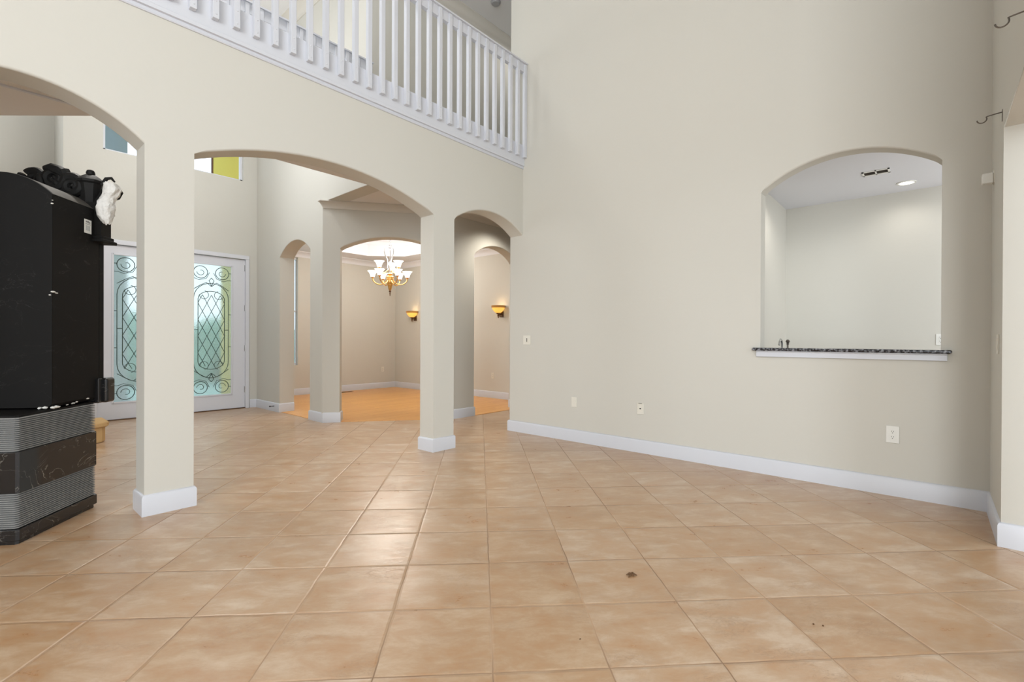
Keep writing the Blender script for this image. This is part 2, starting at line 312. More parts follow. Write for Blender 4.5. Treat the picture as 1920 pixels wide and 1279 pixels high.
def prism(bm, poly, z0, z1):
    a = [bm.verts.new((x, y, z0)) for x, y in poly]; b = [bm.verts.new((x, y, z1)) for x, y in poly]
    bm.faces.new(a[::-1]); bm.faces.new(b); n = len(poly)
    for i in range(n): bm.faces.new((a[i], a[(i+1) % n], b[(i+1) % n], b[i]))
def struct(o, name=None): o['kind'] = 'structure'; return o
def tag(o, label, cat, group=None, kind=None):
    o['label'] = label; o['category'] = cat
    if group: o['group'] = group
    if kind: o['kind'] = kind
    return o
def empty(name, loc=(0, 0, 0), rz=0):
    o = bpy.data.objects.new(name, None); COL.objects.link(o); o.location = loc; o.rotation_euler = (0, 0, rz); return o

def wall(name, A, B, th, z0, z1, openings=(), m='wall', bevel=0.016, ztop=None):
    """A,B front face ends (xy). thickness goes to the LEFT of A->B. openings: (u0,u1,zlow,zspring,zcrown)"""
    A = Vector(A); B = Vector(B); Lh = (B-A).length; d = (B-A)/Lh; nv = Vector((-d.y, d.x))
    us = {0.0, Lh}
    for (u0, u1, zl, zs, zc) in openings:
        k = 26 if zc > zs+1e-3 else 1
        for i in range(k+1): us.add(min(max(u0+(u1-u0)*i/k, 0.0), Lh))
    us = sorted(us); q = []
    for u in us:
        if not q or u-q[-1] > 1e-4: q.append(u)
    us = q; bm = bmesh.new()
    def arc(o, u):
        u0, u1, zl, zs, zc = o; hw = (u1-u0)/2; s = zc-zs
        if s < 1e-3: return zs
        R = (hw*hw+s*s)/(2*s); x = u-(u0+u1)/2
        return zc-R+math.sqrt(max(R*R-x*x, 0))
    def V(u, w, z): p = A+d*u+nv*w; return bm.verts.new((p.x, p.y, z))
    def quad(p): bm.faces.new([V(*x) for x in p])
    for a, b in zip(us, us[1:]):
        mid = (a+b)/2; o = next((o for o in openings if o[0] < mid < o[1]), None)
        solids = []
        if o is None: solids.append((z0, z0, z1, z1))
        else:
            if o[2] > z0+1e-4: solids.append((z0, z0, o[2], o[2]))
            solids.append((arc(o, a), arc(o, b), z1, z1))
        for (la, lb, ha, hb) in solids:
            quad([(a, 0, la), (b, 0, lb), (b, 0, hb), (a, 0, ha)]); quad([(a, th, la), (a, th, ha), (b, th, hb), (b, th, lb)])
            quad([(a, 0, ha), (b, 0, hb), (b, th, hb), (a, th, ha)]); quad([(a, 0, la), (a, th, la), (b, th, lb), (b, 0, lb)])
    for (u0, u1, zl, zs, zc) in openings:
        for u in (u0, u1):
            if 1e-3 < u < Lh-1e-3: quad([(u, 0, zl), (u, 0, zs), (u, th, zs), (u, th, zl)])
    for u in (0, Lh):
        o = next((o for o in openings if abs(o[0]-u) < 1e-3 or abs(o[1]-u) < 1e-3), None)
        if o is None: quad([(u, 0, z0), (u, th, z0), (u, th, z1), (u, 0, z1)])
        else: quad([(u, 0, o[3]), (u, th, o[3]), (u, th, z1), (u, 0, z1)])
    bmesh.ops.remove_doubles(bm, verts=bm.verts, dist=2e-4)
    return struct(finish(bm, name, m, smooth=bool(bevel), bevel=bevel, segs=3))

BASE = [(0, 0), (0.015, 0), (0.015, 0.118), (0.011, 0.127), (0.005, 0.134), (0, 0.136)]
def baseboard(name, path, closed=False, prof=BASE, m='white'):
    bm = bmesh.new(); sweep(bm, path, prof, closed); return struct(finish(bm, name, m, smooth=True, ang=40))
def crown(name, path, z, s=0.09, m='crown', closed=False):
    prof = [(0, z), (0, z-s), (0.012, z-s), (0.016, z-s*0.82), (s*0.45, z-s*0.42), (s*0.82, z-s*0.16), (s, z-0.012), (s, z)]
    bm = bmesh.new(); sweep(bm, path, prof, closed); return struct(finish(bm, name, m, smooth=True, ang=50))

YA, YB = 3.80, 4.013; XR, XR2 = 4.535, 4.675
ZF, ZT = 3.01, 3.50      # underside / top of the upper floor
ZC = 5.93

# ------------------------------------------------------------------ floors and ceilings
bm = bmesh.new(); prism(bm, [(-6, -5), (8.2, -5), (8.2, 9.9), (-6, 9.9)], -0.1, 0); struct(finish(bm, 'floor', 'tile'))
bm = bmesh.new(); prism(bm, [(3.26, 6.25), (3.26, 7.62), (3.44, 7.62), (3.44, 9.70), (6.85, 9.70), (6.85, 5.17), (4.66, 5.17)], 0.0, 0.004); struct(finish(bm, 'floor_dining', 'wood'))
# upper floor slab (walkway) with the angled corner at the left
bm = bmesh.new(); prism(bm, [(-6.0, YB-0.01), (8.2, YB-0.01), (8.2, 5.16), (-6.0, 5.16)], ZF, ZT-0.02)
prism(bm, [(3.46, 5.16), (4.70, 5.16), (3.46, 6.16)], ZF, ZT-0.02)
prism(bm, [(0.87, 5.16), (-0.5, 6.72), (-6.0, 6.72), (-6.0, 5.16)], ZF, ZT-0.02); prism(bm, [(-0.5, 6.72), (-0.5, 9.4), (-6.0, 9.4), (-6.0, 6.72)], ZF, ZT-0.02)
struct(finish(bm, 'ceiling_hall', 'ceil'))
bm = bmesh.new(); prism(bm, [(-6, -5), (8.2, -5), (8.2, 9.9), (-6, 9.9)], ZC, ZC+0.1); struct(finish(bm, 'ceiling_upper', 'ceil'))
bm = bmesh.new(); prism(bm, [(XR2-0.02, -2.0), (6.7, -2.0), (6.7, 1.5), (XR2-0.02, 1.5)], 2.74, 2.84); struct(finish(bm, 'ceiling_bar', 'ceilwhite'))
# dining ceiling: perimeter soffit ring + raised tray
bm = bmesh.new(); zc0, zt = 2.90, 3.22; ox0, oy0, ox1, oy1 = 3.40, 5.2, 6.95, 9.8; ix0, iy0, ix1, iy1 = 4.0, 6.0, 6.2, 9.0; c = 0.55
inner = [(ix0+c, iy0), (ix1-c, iy0), (ix1, iy0+c), (ix1, iy1-c), (ix1-c, iy1), (ix0+c, iy1), (ix0, iy1-c), (ix0, iy0+c)]
outer = [(ox0+c, oy0), (ox1-c, oy0), (ox1, oy0+c), (ox1, oy1-c), (ox1-c, oy1), (ox0+c, oy1), (ox0, oy1-c), (ox0, oy0+c)]
outer = [(4.45, 5.36), (ox1, 5.3), (ox1, 5.9), (ox1, oy1-c), (ox1, oy1), (ox0, oy1), (ox0, oy1-c), (ox0, 6.22)]
oi = [bm.verts.new((x, y, zc0)) for x, y in inner]; oo = [bm.verts.new((x, y, zc0)) for x, y in outer]; ot = [bm.verts.new((x, y, zt)) for x, y in inner]
for i in range(8):
    j = (i+1) % 8; bm.faces.new((oo[i], oo[j], oi[j], oi[i])); bm.faces.new((oi[i], oi[j], ot[j], ot[i]))
bm.faces.new(ot); struct(finish(bm, 'ceiling_dining', 'ceilwhite', recalc=False))
crown('trim_dining_tray', [p for p in inner][::-1], zt, 0.09, 'ceilwhite', True)

# ------------------------------------------------------------------ walls
# arcade wall: front face Y=YA, three segmental arches
X0 = -6.0
wall('wall_arcade', (X0, YA), (XR+0.02, YA), YB-YA, 0, 3.30,
     [(-1.9-X0, -0.63-X0, 0, 2.40, 2.60), (-0.355-X0, 0.768-X0, 0, 2.39, 2.612), (1.043-X0, 3.138-X0, 0, 2.405, 2.625), (3.412-X0, XR+0.02-X0, 0, 2.41, 2.60)])
# great-room right wall with the bar opening (u runs from Y=-0.29 up to YB), thickness away from the room
# direction must keep room on the right side: travel from YB to -0.43
uo = lambda y: YB-y
wall('wall_right', (XR, YB), (XR, -0.43), XR2-XR, 0, ZC, [(uo(1.122), uo(-0.043), 1.045, 2.422, 2.624)])
# pier wall at Y=-0.29 running back towards the camera, flat-headed opening
wall('wall_right_return', (XR2, -0.29), (2.3, -0.29), 0.22, 0, ZC, [(XR2-3.82, XR2-2.5, 0, 2.335, 2.335)])
wall('wall_nook_side', (XR2+2.6, -0.5), (XR2+2.6, -4.7), 0.1, 0, ZC, bevel=0)
# bar room
wall('wall_bar_back', (6.61, 1.5), (6.61, -2.0), 0.1, 0, 2.76, bevel=0)
wall('wall_bar_side', (XR2, 1.355), (6.61, 1.355), 0.1, 0, 2.76, bevel=0)
# octagonal wall between hall and dining room
P3 = Vector((3.22, 6.26)); P4 = Vector((4.66, 5.18)); 
wall('wall_dining_angled', P3, P4, 0.2, 0, ZF+0.01, [(0.235, 1.665, 0, 2.385, 2.567)])
wall('wall_dining_front', (4.64, 5.18), (8.2, 5.18), 0.2, 0, ZF+0.01, [(5.055-4.64, 6.07-4.64, 0, 2.415, 2.602)])
# foyer right wall X=3.24 (room to the left side -> travel from high Y to low Y puts thickness at +X)
wall('wall_foyer_right', (3.24, 8.5), (3.24, 5.18), 0.225, 0, ZC, [(8.5-7.62, 8.5-6.63, 0, 2.405, 2.60), (8.5-6.262, 8.5-5.18, 0, ZF, ZF)], bevel=0.010)
wall('wall_upper_hall', (3.465, 5.18), (8.2, 5.18), 0.15, ZT-0.02, ZC, bevel=0)
# door wall
dx0, dx1, dz = 1.165, 3.075, 2.455
wall('wall_door', (0.862, 8.5), (3.45, 8.5), 0.18, 0, ZC,
     [(dx0-0.862, dx1-0.862, 0, dz, dz)], bevel=0) if False else None
def rects(name, y, th, x0, x1, z0, z1, holes, m='wall'):
    xs = sorted({x0, x1, *[h[0] for h in holes], *[h[1] for h in holes]}); zs = sorted({z0, z1, *[h[2] for h in holes], *[h[3] for h in holes]})
    bm = bmesh.new(); solid = {}
    for i in range(len(xs)-1):
        for j in range(len(zs)-1):
            cx, cz = (xs[i]+xs[i+1])/2, (zs[j]+zs[j+1])/2
            solid[i, j] = not any(h[0] < cx < h[1] and h[2] < cz < h[3] for h in holes)
    def q(*p): bm.faces.new([bm.verts.new(v) for v in p])
    for (i, j), s in solid.items():
        if not s: continue
        a, b, c_, d_ = xs[i], xs[i+1], zs[j], zs[j+1]
        q((a, y, c_), (b, y, c_), (b, y, d_), (a, y, d_)); q((a, y+th, c_), (a, y+th, d_), (b, y+th, d_), (b, y+th, c_))
        if not solid.get((i-1, j)): q((a, y, c_), (a, y, d_), (a, y+th, d_), (a, y+th, c_))
        if not solid.get((i+1, j)): q((b, y, c_), (b, y+th, c_), (b, y+th, d_), (b, y, d_))
        if not solid.get((i, j-1)): q((a, y, c_), (a, y+th, c_), (b, y+th, c_), (b, y, c_))
        if not solid.get((i, j+1)): q((a, y, d_), (b, y, d_), (b, y+th, d_), (a, y+th, d_))
    bmesh.ops.remove_doubles(bm, verts=bm.verts, dist=1e-4)
    return struct(finish(bm, name, m))
TX0, TX1, TZ0, TZ1 = 1.262, 3.03, 3.715, 4.42
rects('wall_door', 8.5, 0.18, 0.862, 3.45, 0, ZC, [(dx0, dx1, 0, dz), (TX0, TX1, TZ0, TZ1)])
wall('wall_foyer_jog', (0.862, 9.4), (0.862, 8.68), 0.08, 0, ZC, bevel=0)
rects('wall_foyer_left', 9.4, 0.15, -6, 0.93, 0, ZC, [(-2.6, -0.6, 2.2, 5.0)])
# dining room walls
rects('wall_dining_back', 9.65, 0.15, 3.3, 6.95, 0, 3.3, [(3.62, 4.462, 0.61, 2.78)])
wall('wall_dining_right', (6.80, 9.8), (6.80, 5.3), 0.15, 0, 3.3, bevel=0)
wall('wall_dining_left', (3.44, 8.68), (3.44, 9.8), 0.15, 0, 3.3, bevel=0)
# closing walls out of view
bm = bmesh.new(); box(bm, (-6.1, YA, 0), (-6, 9.9, ZC)); struct(finish(bm, 'wall_left_far', 'wall'))
bm = bmesh.new(); box(bm, (8.2, -5, 0), (8.3, 9.9, ZC)); struct(finish(bm, 'wall_hall_end', 'wall'))
rects('wall_back', -4.75, 0.15, -6, 8.2, 0, ZC, [(-1.6, 4.0, 0.1, 4.8)])
bm = bmesh.new(); 
for a, b in (((-6.1, -5.0, 0), (-6.0, -4.3, ZC)), ((-6.1, 0.5, 0), (-6.0, 3.8, ZC)), ((-6.1, -4.3, 4.8), (-6.0, 0.5, ZC)), ((-6.1, -4.3, 0), (-6.0, 0.5, 0.4))): box(bm, a, b)
struct(finish(bm, 'wall_left', 'wall'))
# window frames of the tall windows behind / beside the camera
def frame_window(name, pts_fn, w, h, nx, nz_, m='white'):
    bm = bmesh.new(); t = 0.05
    for i in range(nx+1):
        u = w*i/nx; box(bm, (u-t/2, -0.03, 0), (u+t/2, 0.03, h))
    for j in range(nz_+1):
        v = h*j/nz_; box(bm, (0, -0.028, v-t/2), (w, 0.028, v+t/2))
    o = finish(bm, name, m); struct(o); return o
o = frame_window('window_3', None, 5.6, 4.7, 4, 2); o.location = (-1.6, -4.68, 0.1)
o = frame_window('window_4', None, 4.8, 4.4, 3, 2); o.location = (-6.05, -4.3, 0.4); o.rotation_euler = (0, 0, PI/2)

# ------------------------------------------------------------------ baseboards and crowns
def rectpath(x0, y0, x1, y1): return [(x0, y0), (x1, y0), (x1, y1), (x0, y1)]  # ccw: right side = outside
baseboard('baseboard_pillar_left', rectpath(0.768, YA, 1.043, YB), True)
baseboard('baseboard_pillar_right', rectpath(3.138, YA, 3.412, YB), True)
baseboard('baseboard_pillar_far_left', rectpath(-0.63, YA, -0.355, YB), True)
baseboard('baseboard_right', [(XR2, YB-0.01), (XR2, YB), (XR, YB), (XR, -0.29), (3.82, -0.29), (3.82, -0.51)][1:] )
baseboard('baseboard_foyer_right', [(dx1+0.055, 8.5), (3.24, 8.5), (3.24, 7.62), (3.465, 7.62)])
baseboard('baseboard_door_left', [(0.862, 9.4), (0.862, 8.5), (dx0-0.055, 8.5)])
baseboard('baseboard_foyer_left', [(-3.5, 9.4), (0.862, 9.4)])
d = (P4-P3).normalized(); nn = Vector((-d.y, d.x)); a0 = P3+d*0.235; 
baseboard('baseboard_column_dining_left', [(3.465, 6.63), (3.24, 6.63), (3.24, 6.262), (P3.x+0.02, P3.y-0.015), tuple(a0), tuple(a0+nn*0.2), tuple(a0+nn*0.2-d*0.1)])
b0 = P3+d*1.665
baseboard('baseboard_column_dining_right', [tuple(b0+nn*0.2), tuple(b0), tuple(P4), (5.055, 5.18), (5.055, 5.38)])
baseboard('baseboard_dining_front', [(6.07, 5.38), (6.07, 5.18), (8.2, 5.18)])
baseboard('baseboard_dining', [(3.44, 8.4), (3.44, 9.65), (6.80, 9.65), (6.80, 5.38), (6.1, 5.38)])
baseboard('baseboard_bar', [(XR2, 1.355), (6.61, 1.355), (6.61, -1.6)])
crown('trim_hall', [(3.24+0.001, 6.262), tuple(P3+d*0.03), tuple(P4), (8.2, 5.18)], ZF, 0.092)
crown('trim_dining', [(3.44, 8.0), (3.44, 9.65), (6.80, 9.65), (6.80, 5.38)], 2.90, 0.11, 'ceilwhite')
crown('trim_upper_hall', [(3.24, 8.5), (3.24, 5.18), (8.2, 5.18)], ZC, 0.13)
crown('trim_upper_door', [(0.862, 8.5), (3.24, 8.5)], ZC, 0.13)

# balcony fascia
bm = bmesh.new()
sweep(bm, [(X0, YA), (XR, YA)], [(0, 3.232), (0.009, 3.232), (0.013, 3.238), (0.009, 3.245), (0.009, 3.262), (0.027, 3.264), (0.027, 3.29), (0.022, 3.295), (0.022, 3.516), (-0.10, 3.516), (-0.10, 3.30), (0, 3.30)])
struct(finish(bm, 'trim_balcony_fascia', 'white'))
bm = bmesh.new(); box(bm, (X0, 5.0, 3.48), (3.24, 5.18, 3.516)); box(bm, (X0, 5.16, 3.0), (0.86, 5.19, 3.516)); struct(finish(bm, 'trim_balcony_far', 'white'))

# ------------------------------------------------------------------ railings
def make_railing(name, x0, x1, y, face, spacing, xs, label, z0=3.355):
    r = empty(name, (xs[0], y, ZT)); tag(r, label, 'railing')
    def P(o): o.parent = r; o.matrix_parent_inverse = Matrix.Translation((-xs[0], -y, -ZT)); return o
    bm = bmesh.new(); w = 0.021
    box(bm, (-w, -w, z0), (w, w, 4.485)); 
    b0 = finish(bm, 'baluster', 'white', bevel=0.004, segs=1)
    bm = bmesh.new(); lathe(bm, [(0, 0.004), (0.004, 0.003), (0.006, 0)], 8); sc = finish(bm, 'screw', 'white', rot=(PI/2, 0, 0)); bm = None
    protos = (b0, sc)
    for i, x in enumerate(xs):
        b = b0 if i == 0 else b0.copy()
        if i: COL.objects.link(b)
        b.location = (x, y, 0); P(b)
        if face:
            for k, zz in enumerate((z0+0.03, z0+0.12)):
                s_ = sc if (i == 0 and k == 0) else sc.copy()
                if not (i == 0 and k == 0): COL.objects.link(s_)
                s_.location = (0, -w, zz); s_.parent = b
    if not face: bpy.data.objects.remove(sc)
    bm = bmesh.new(); t = 0.033
    sweep(bm, [(x0, y), (x1, y)], [(-0.055, 4.486), (-0.055, 4.502), (0.030, 4.502), (0.030, 4.486), (0.006, 4.486), (0.006, 4.388), (-0.040, 4.388), (-0.040, 4.486)])
    P(finish(bm, 'handrail', 'white', smooth=True, ang=30))
    return r
xs = [4.513-0.1343*k for k in range(38)]
make_railing('balcony_railing', -1.3, XR, YA-0.043, True, 0.1343, xs, 'white wooden balcony railing with square balusters screwed to the fascia above the arches')
xs2 = [3.18-0.1343*k for k in range(26)]
r2 = make_railing('balcony_railing', -0.6, 3.24, 5.08, False, 0.1343, xs2, 'white railing on the far side of the upstairs walkway, seen behind the front balusters', 3.49)
r2.location.z -= 0.05

# ------------------------------------------------------------------ front doors
def leadpattern(w, h):
    """tubes in local x (0..w), z (0..h)"""
    bm = bmesh.new(); hw = w/2; R = 0.0052
    def T(pts, r=R): tube(bm, [(hw+x*hw, 0, h-(y*h)) for x, y in pts], r, 5, False)
    ar = hw/h   # x-unit to y-unit
    def circ(cx, cy, r, a0=0, a1=2*PI, n=18): return [(cx+r*math.cos(a0+(a1-a0)*i/n), cy+r*ar*math.sin(a0+(a1-a0)*i/n)) for i in range(n+1)]
    def caps(x, yt, yb, f=1.0):
        p = [(-x, (yt+yb)/2)]
        for i in range(13): a = PI+PI*i/12; p.append((x*math.cos(a), yt+x*ar*f*(1+math.sin(a))))
        for i in range(13): a = PI*i/12; p.append((x*math.cos(a), yb-x*ar*f*(1-math.sin(a))))
        p.append((-x, (yt+yb)/2)); return p
    T(caps(0.84, 0.145, 0.865, 1.0)); T(caps(0.64, 0.205, 0.80, 0.7))
    # lattice
    x = 0.64; y0, y1 = 0.235, 0.775; P_ = 0.125; s = P_/x   # slope
    import itertools
    k = -3
    for k in range(-6, 14):
        for sg in (1, -1):
            pts = []
            for i in range(161):
                xx = -x+2*x*i/160; yy = y0+k*P_+sg*xx*0.29
                if y0-0.012*0 <= yy <= y1: pts.append((xx, yy))
            if len(pts) > 3: T([pts[0], pts[-1]], R*0.8)
    for sy, cy in ((1, 0.065), (-1, 0.935)):
        for sx in (1, -1):
            T([(sx*a, b) for a, b in circ(0.52, cy, 0.33, 0, 2*PI)])
            T([(sx*(0.50+0.20*math.cos(t)*(1-t/9)), cy+sy*0.20*ar*math.sin(t)*(1-t/9)) for t in [0.3*i for i in range(18)]], R*0.8)
            T([(0, cy+sy*0.105), (sx*0.25, cy+sy*0.075), (sx*0.55, cy+sy*0.10), (sx*0.84, cy+sy*0.13)])
            T([(0, cy+sy*0.04), (sx*0.12, cy+sy*0.06), (0, cy+sy*0.10)])
            T([(sx*0.10, cy-sy*0.0), (sx*0.25, cy+sy*0.045), (sx*0.60, cy+sy*0.06), (sx*0.82, cy+sy*0.048), (sx*1.0, cy+sy*0.05)], R*0.8)
            # inner curls at capsule ends
            cc = 0.215 if sy > 0 else 0.79
            T([(sx*(0.36+0.22*math.cos(t)), cc+sy*0.02+sy*0.22*ar*math.sin(t)) for t in [0.35*i for i in range(14)]], R*0.8)
    for y in (0.06, 0.38, 0.63, 0.94):
        T([(-1, y), (-0.84, y)]); T([(1, y), (0.84, y)])
    for y in (0.50, ): T([(-0.84, y), (-0.64, y)]); T([(0.84, y), (0.64, y)])
    return bm
def door(name, x0, x1, gx0, gx1, hinge_left, handle):
    y0, y1 = 8.52, 8.565; z0, z1 = 0.015, 2.43; gz0, gz1 = 0.245, 2.305
    bm = bmesh.new()
    for a, b in (((x0, y0, z0), (gx0, y1, z1)), ((gx1, y0, z0), (x1, y1, z1)), ((gx0, y0, gz1), (gx1, y1, z1)), ((gx0, y0, z0), (gx1, y1, gz0))): box(bm, a, b)
    dr = struct(finish(bm, name, 'doorwhite'))
    bm = bmesh.new()
    for (a, b, c_, e) in ((gx0-0.012, gx0+0.012, gz0-0.012, gz1+0.012), (gx1-0.012, gx1+0.012, gz0-0.012, gz1+0.012)): box(bm, (a, y0-0.01, c_), (b, y0+0.004, e))
    for z in (gz0, gz1): box(bm, (gx0, y0-0.01, z-0.012), (gx1, y0+0.004, z+0.012))
    finish(bm, 'glass_bead', 'doorwhite', dr, bevel=0.003, segs=1)
    bm = bmesh.new(); box(bm, (gx0, y0+0.018, gz0), (gx1, y0+0.024, gz1)); finish(bm, 'glass_pane', 'glass', dr)
    bm = leadpattern(gx1-gx0, gz1-gz0); bmesh.ops.translate(bm, verts=bm.verts, vec=(gx0, y0+0.013, gz0)); finish(bm, 'leaded_pattern', 'came', dr, smooth=True)
    hx = x0-0.003 if hinge_left else x1+0.003
    for z in (2.297, 1.64, 0.983, 0.308):
        bm = bmesh.new(); tube(bm, [(hx, y0-0.008, z-0.05), (hx, y0-0.008, z+0.05)], 0.009, 8); box(bm, (hx-0.012, y0-0.003, z-0.05), (hx+0.012, y0+0.001, z+0.05)); finish(bm, 'hinge', 'metal', dr)
    if handle:
        bm = bmesh.new(); box(bm, (handle-0.022, y0-0.008, 0.9), (handle+0.022, y0, 1.12)); tube(bm, [(handle, y0-0.005, 1.0), (handle, y0-0.05, 1.0), (handle-0.1 if not hinge_left else handle+0.02, y0-0.055, 1.0)], 0.009, 8); finish(bm, 'handle', 'metal', dr, smooth=True)
    return dr
door('door_1', 1.205, 2.137, 1.368, 1.974, True, None)
door('door_2', 2.143, 3.062, 2.292, 2.867, False, 2.2)
# casing
bm = bmesh.new(); cw = 0.045
for a, b in (((dx0-cw, 8.482, 0), (dx0+0.036, 8.6, dz-0.018)), ((dx1-0.01, 8.482, 0), (dx1+cw, 8.6, dz-0.018)), ((dx0-cw, 8.482, dz-0.018), (dx1+cw, 8.6, dz+0.045))): box(bm, a, b)
struct(finish(bm, 'trim_door_casing', 'doorwhite', bevel=0.005, segs=1))
bm = bmesh.new(); box(bm, (dx0, 8.5, 0.0), (dx1, 8.62, 0.012)); struct(finish(bm, 'trim_threshold', 'bronze'))
# transom
bm = bmesh.new()
for a, b in (((TX0, 8.56, TZ0), (TX0+0.03, 8.62, TZ1)), ((TX1-0.03, 8.56, TZ0), (TX1, 8.62, TZ1)), ((TX0, 8.56, TZ0), (TX1, 8.62, TZ0+0.03)), ((TX0, 8.56, TZ1-0.03), (TX1, 8.62, TZ1))): box(bm, a, b)
w1 = struct(finish(bm, 'window_1', 'doorwhite'))
bm = bmesh.new(); box(bm, (2.592, 8.565, TZ0+0.03), (2.612, 8.615, TZ1-0.03)); finish(bm, 'mullion', 'bronze', w1)
bm = bmesh.new(); box(bm, (TX0+0.03, 8.588, TZ0+0.03), (TX1-0.03, 8.592, TZ1-0.03)); finish(bm, 'glass_pane', 'clear', w1)
# dining window
bm = bmesh.new()
for a, b in (((3.62, 9.70, 0.61), (3.66, 9.76, 2.78)), ((4.452, 9.72, 0.61), (4.462, 9.76, 2.78)), ((3.62, 9.70, 0.61), (4.462, 9.76, 0.65)), ((3.62, 9.70, 2.74), (4.462, 9.76, 2.78)), ((3.62, 9.71, 1.68), (4.462, 9.75, 1.71))): box(bm, a, b)
w2 = struct(finish(bm, 'window_2', 'doorwhite'))
bm = bmesh.new(); box(bm, (3.66, 9.728, 0.65), (4.452, 9.732, 2.74)); finish(bm, 'glass_pane', 'clear', w2)
# foyer left high window
bm = bmesh.new()
for a, b in (((-2.6, 9.44, 2.2), (-2.55, 9.5, 5)), ((-0.65, 9.44, 2.2), (-0.6, 9.5, 5)), ((-1.62, 9.44, 2.2), (-1.58, 9.5, 5)), ((-2.6, 9.44, 2.2), (-0.6, 9.5, 2.25)), ((-2.6, 9.44, 4.95), (-0.6, 9.5, 5))): box(bm, a, b)
struct(finish(bm, 'window_5', 'doorwhite'))

# ------------------------------------------------------------------ outside the front door
bm = bmesh.new(); prism(bm, [(-12, 9.9), (20, 9.9), (20, 30), (-12, 30)], -0.12, -0.02); prism(bm, [(0.9, 8.68), (3.2, 8.68), (3.2, 9.9), (0.9, 9.9)], -0.1, -0.01); struct(finish(bm, 'floor_porch', 'paving'))
bm = bmesh.new(); box(bm, (3.10, 8.69, -0.02), (3.29, 9.75, 6.0)); box(bm, (3.10, 9.75, 2.7), (3.29, 10.25, 6.0)); struct(finish(bm, 'wall_porch', 'stucco'))
bm = bmesh.new(); box(bm, (1.52, 10.35, 0.1), (1.86, 10.69, 5.4)); box(bm, (1.48, 10.31, -0.02), (1.90, 10.73, 0.12)); tag(finish(bm, 'porch_column', 'bluestucco', bevel=0.01), 'pale blue-grey porch column seen through the left of the transom window over the doors', 'column')
bm = bmesh.new()
for i in range(60):
    x = -5+i*0.32; y = 15+random.uniform(-.4, .4); z = random.uniform(0.3, 1.5); bmesh.ops.create_icosphere(bm, subdivisions=2, radius=random.uniform(.45, .75), matrix=Matrix.Translation((x, y, z*0.75)))
for v in bm.verts: v.co += Vector((random.uniform(-.05, .05),)*3)
tag(finish(bm, 'hedge', 'hedge', smooth=True, recalc=False), 'green hedge across the front garden, blurred behind the door glass', 'hedge', kind='stuff')

# ------------------------------------------------------------------ black marble fountain seen from behind
c0 = Vector((0.20, 3.80)); AN = math.atan2(0.765, 0.64)
F = empty('marble_fountain', (c0.x, c0.y, 0), AN)   # local x = e1 (away, 50deg), local y = e2 (left)
tag(F, 'tall black marble monument with ribbed grey bands and carved top under the left arch', 'monument')
def fp(name, bm, m, bevel=0, smooth=False, par=None, segs=1): return finish(bm, name, m, par or F, smooth=smooth, bevel=bevel, segs=segs)
Wd, Dp = 0.60, 0.612
def chamf(x0, y0, x1, y1, c): return [(x0+c, y0), (x1-c, y0), (x1, y0+c), (x1, y1-c), (x1-c, y1), (x0+c, y1), (x0, y1-c), (x0, y0+c)]
def blk(z0, z1, g=0.0, c=0.012): bm = bmesh.new(); prism(bm, chamf(-g, -g, Dp+g, Wd+g, c), z0, z1); return bm
fp('plinth', blk(0, 0.022, 0.0), 'mpol'); fp('plinth_band', blk(0.022, 0.085, 0.012), 'mpol', 0.003)
def ribbed(z0, z1):
    bm = bmesh.new(); n = 17; rings = []
    for i in range(n*4+1):
        z = z0+(z1-z0)*i/(n*4); g = (-0.010, -0.010, 0.005, 0.005)[i % 4] if i < n*4 else 0.0
        rings.append([bm.verts.new((x, y, z)) for x, y in chamf(-g, -g, Dp+g, Wd+g, 0.012)])
    for A, B in zip(rings, rings[1:]):
        for k in range(8): bm.faces.new((A[k], A[(k+1) % 8], B[(k+1) % 8], B[k]))
    bm.faces.new(rings[0][::-1]); bm.faces.new(rings[-1]); return bm
fp('ribbed_band', ribbed(0.085, 0.283), 'mrib'); fp('smooth_band', blk(0.283, 0.512, 0.010), 'mpol', 0.003); fp('ribbed_band', ribbed(0.512, 0.70), 'mrib')
fp('ledge', blk(0.70, 0.712, 0.0), 'mblack')
# body: arched back
B1, B2 = 0.243, 0.652; BW = 0.565; zs, zc = 2.008, 2.128
prof = [(0, 0.745), (0, zs)]
hw = BW/2; R_ = (hw*hw+(zc-zs)**2)/(2*(zc-zs))
for i in range(1, 16):
    y = BW*i/16; prof.append((y, zc-R_+math.sqrt(R_*R_-(y-hw)**2)))
prof += [(BW, zs), (BW, 0.73), (BW*0.7, 0.722), (BW*0.3, 0.72), (0.02, 0.722)]
bm = bmesh.new(); a = [bm.verts.new((B1, y, z)) for y, z in prof]; b = [bm.verts.new((B2, y, z)) for y, z in prof]; bm.faces.new(a[::-1]); bm.faces.new(b)
for i in range(len(prof)): bm.faces.new((a[i], a[(i+1) % len(prof)], b[(i+1) % len(prof)], b[i]))
fp('body', bm, 'mblack', 0.004)
# top strip, paler than the body
bm = bmesh.new(); tp = [(y, z+0.002) for y, z in prof[1:18]]
a = [bm.verts.new((B1+0.012, y, z)) for y, z in tp]; b = [bm.verts.new((B2-0.01, y, z)) for y, z in tp]
a2 = [bm.verts.new((B1+0.012, y, z-0.006)) for y, z in tp]; b2 = [bm.verts.new((B2-0.01, y, z-0.006)) for y, z in tp]
for i in range(len(tp)-1):
    bm.faces.new((a[i], a[i+1], b[i+1], b[i])); bm.faces.new((a[i], a2[i], a2[i+1], a[i+1])); bm.faces.new((b[i], b[i+1], b2[i+1], b2[i]))
fp('pale_top', bm, 'mtop', smooth=True)
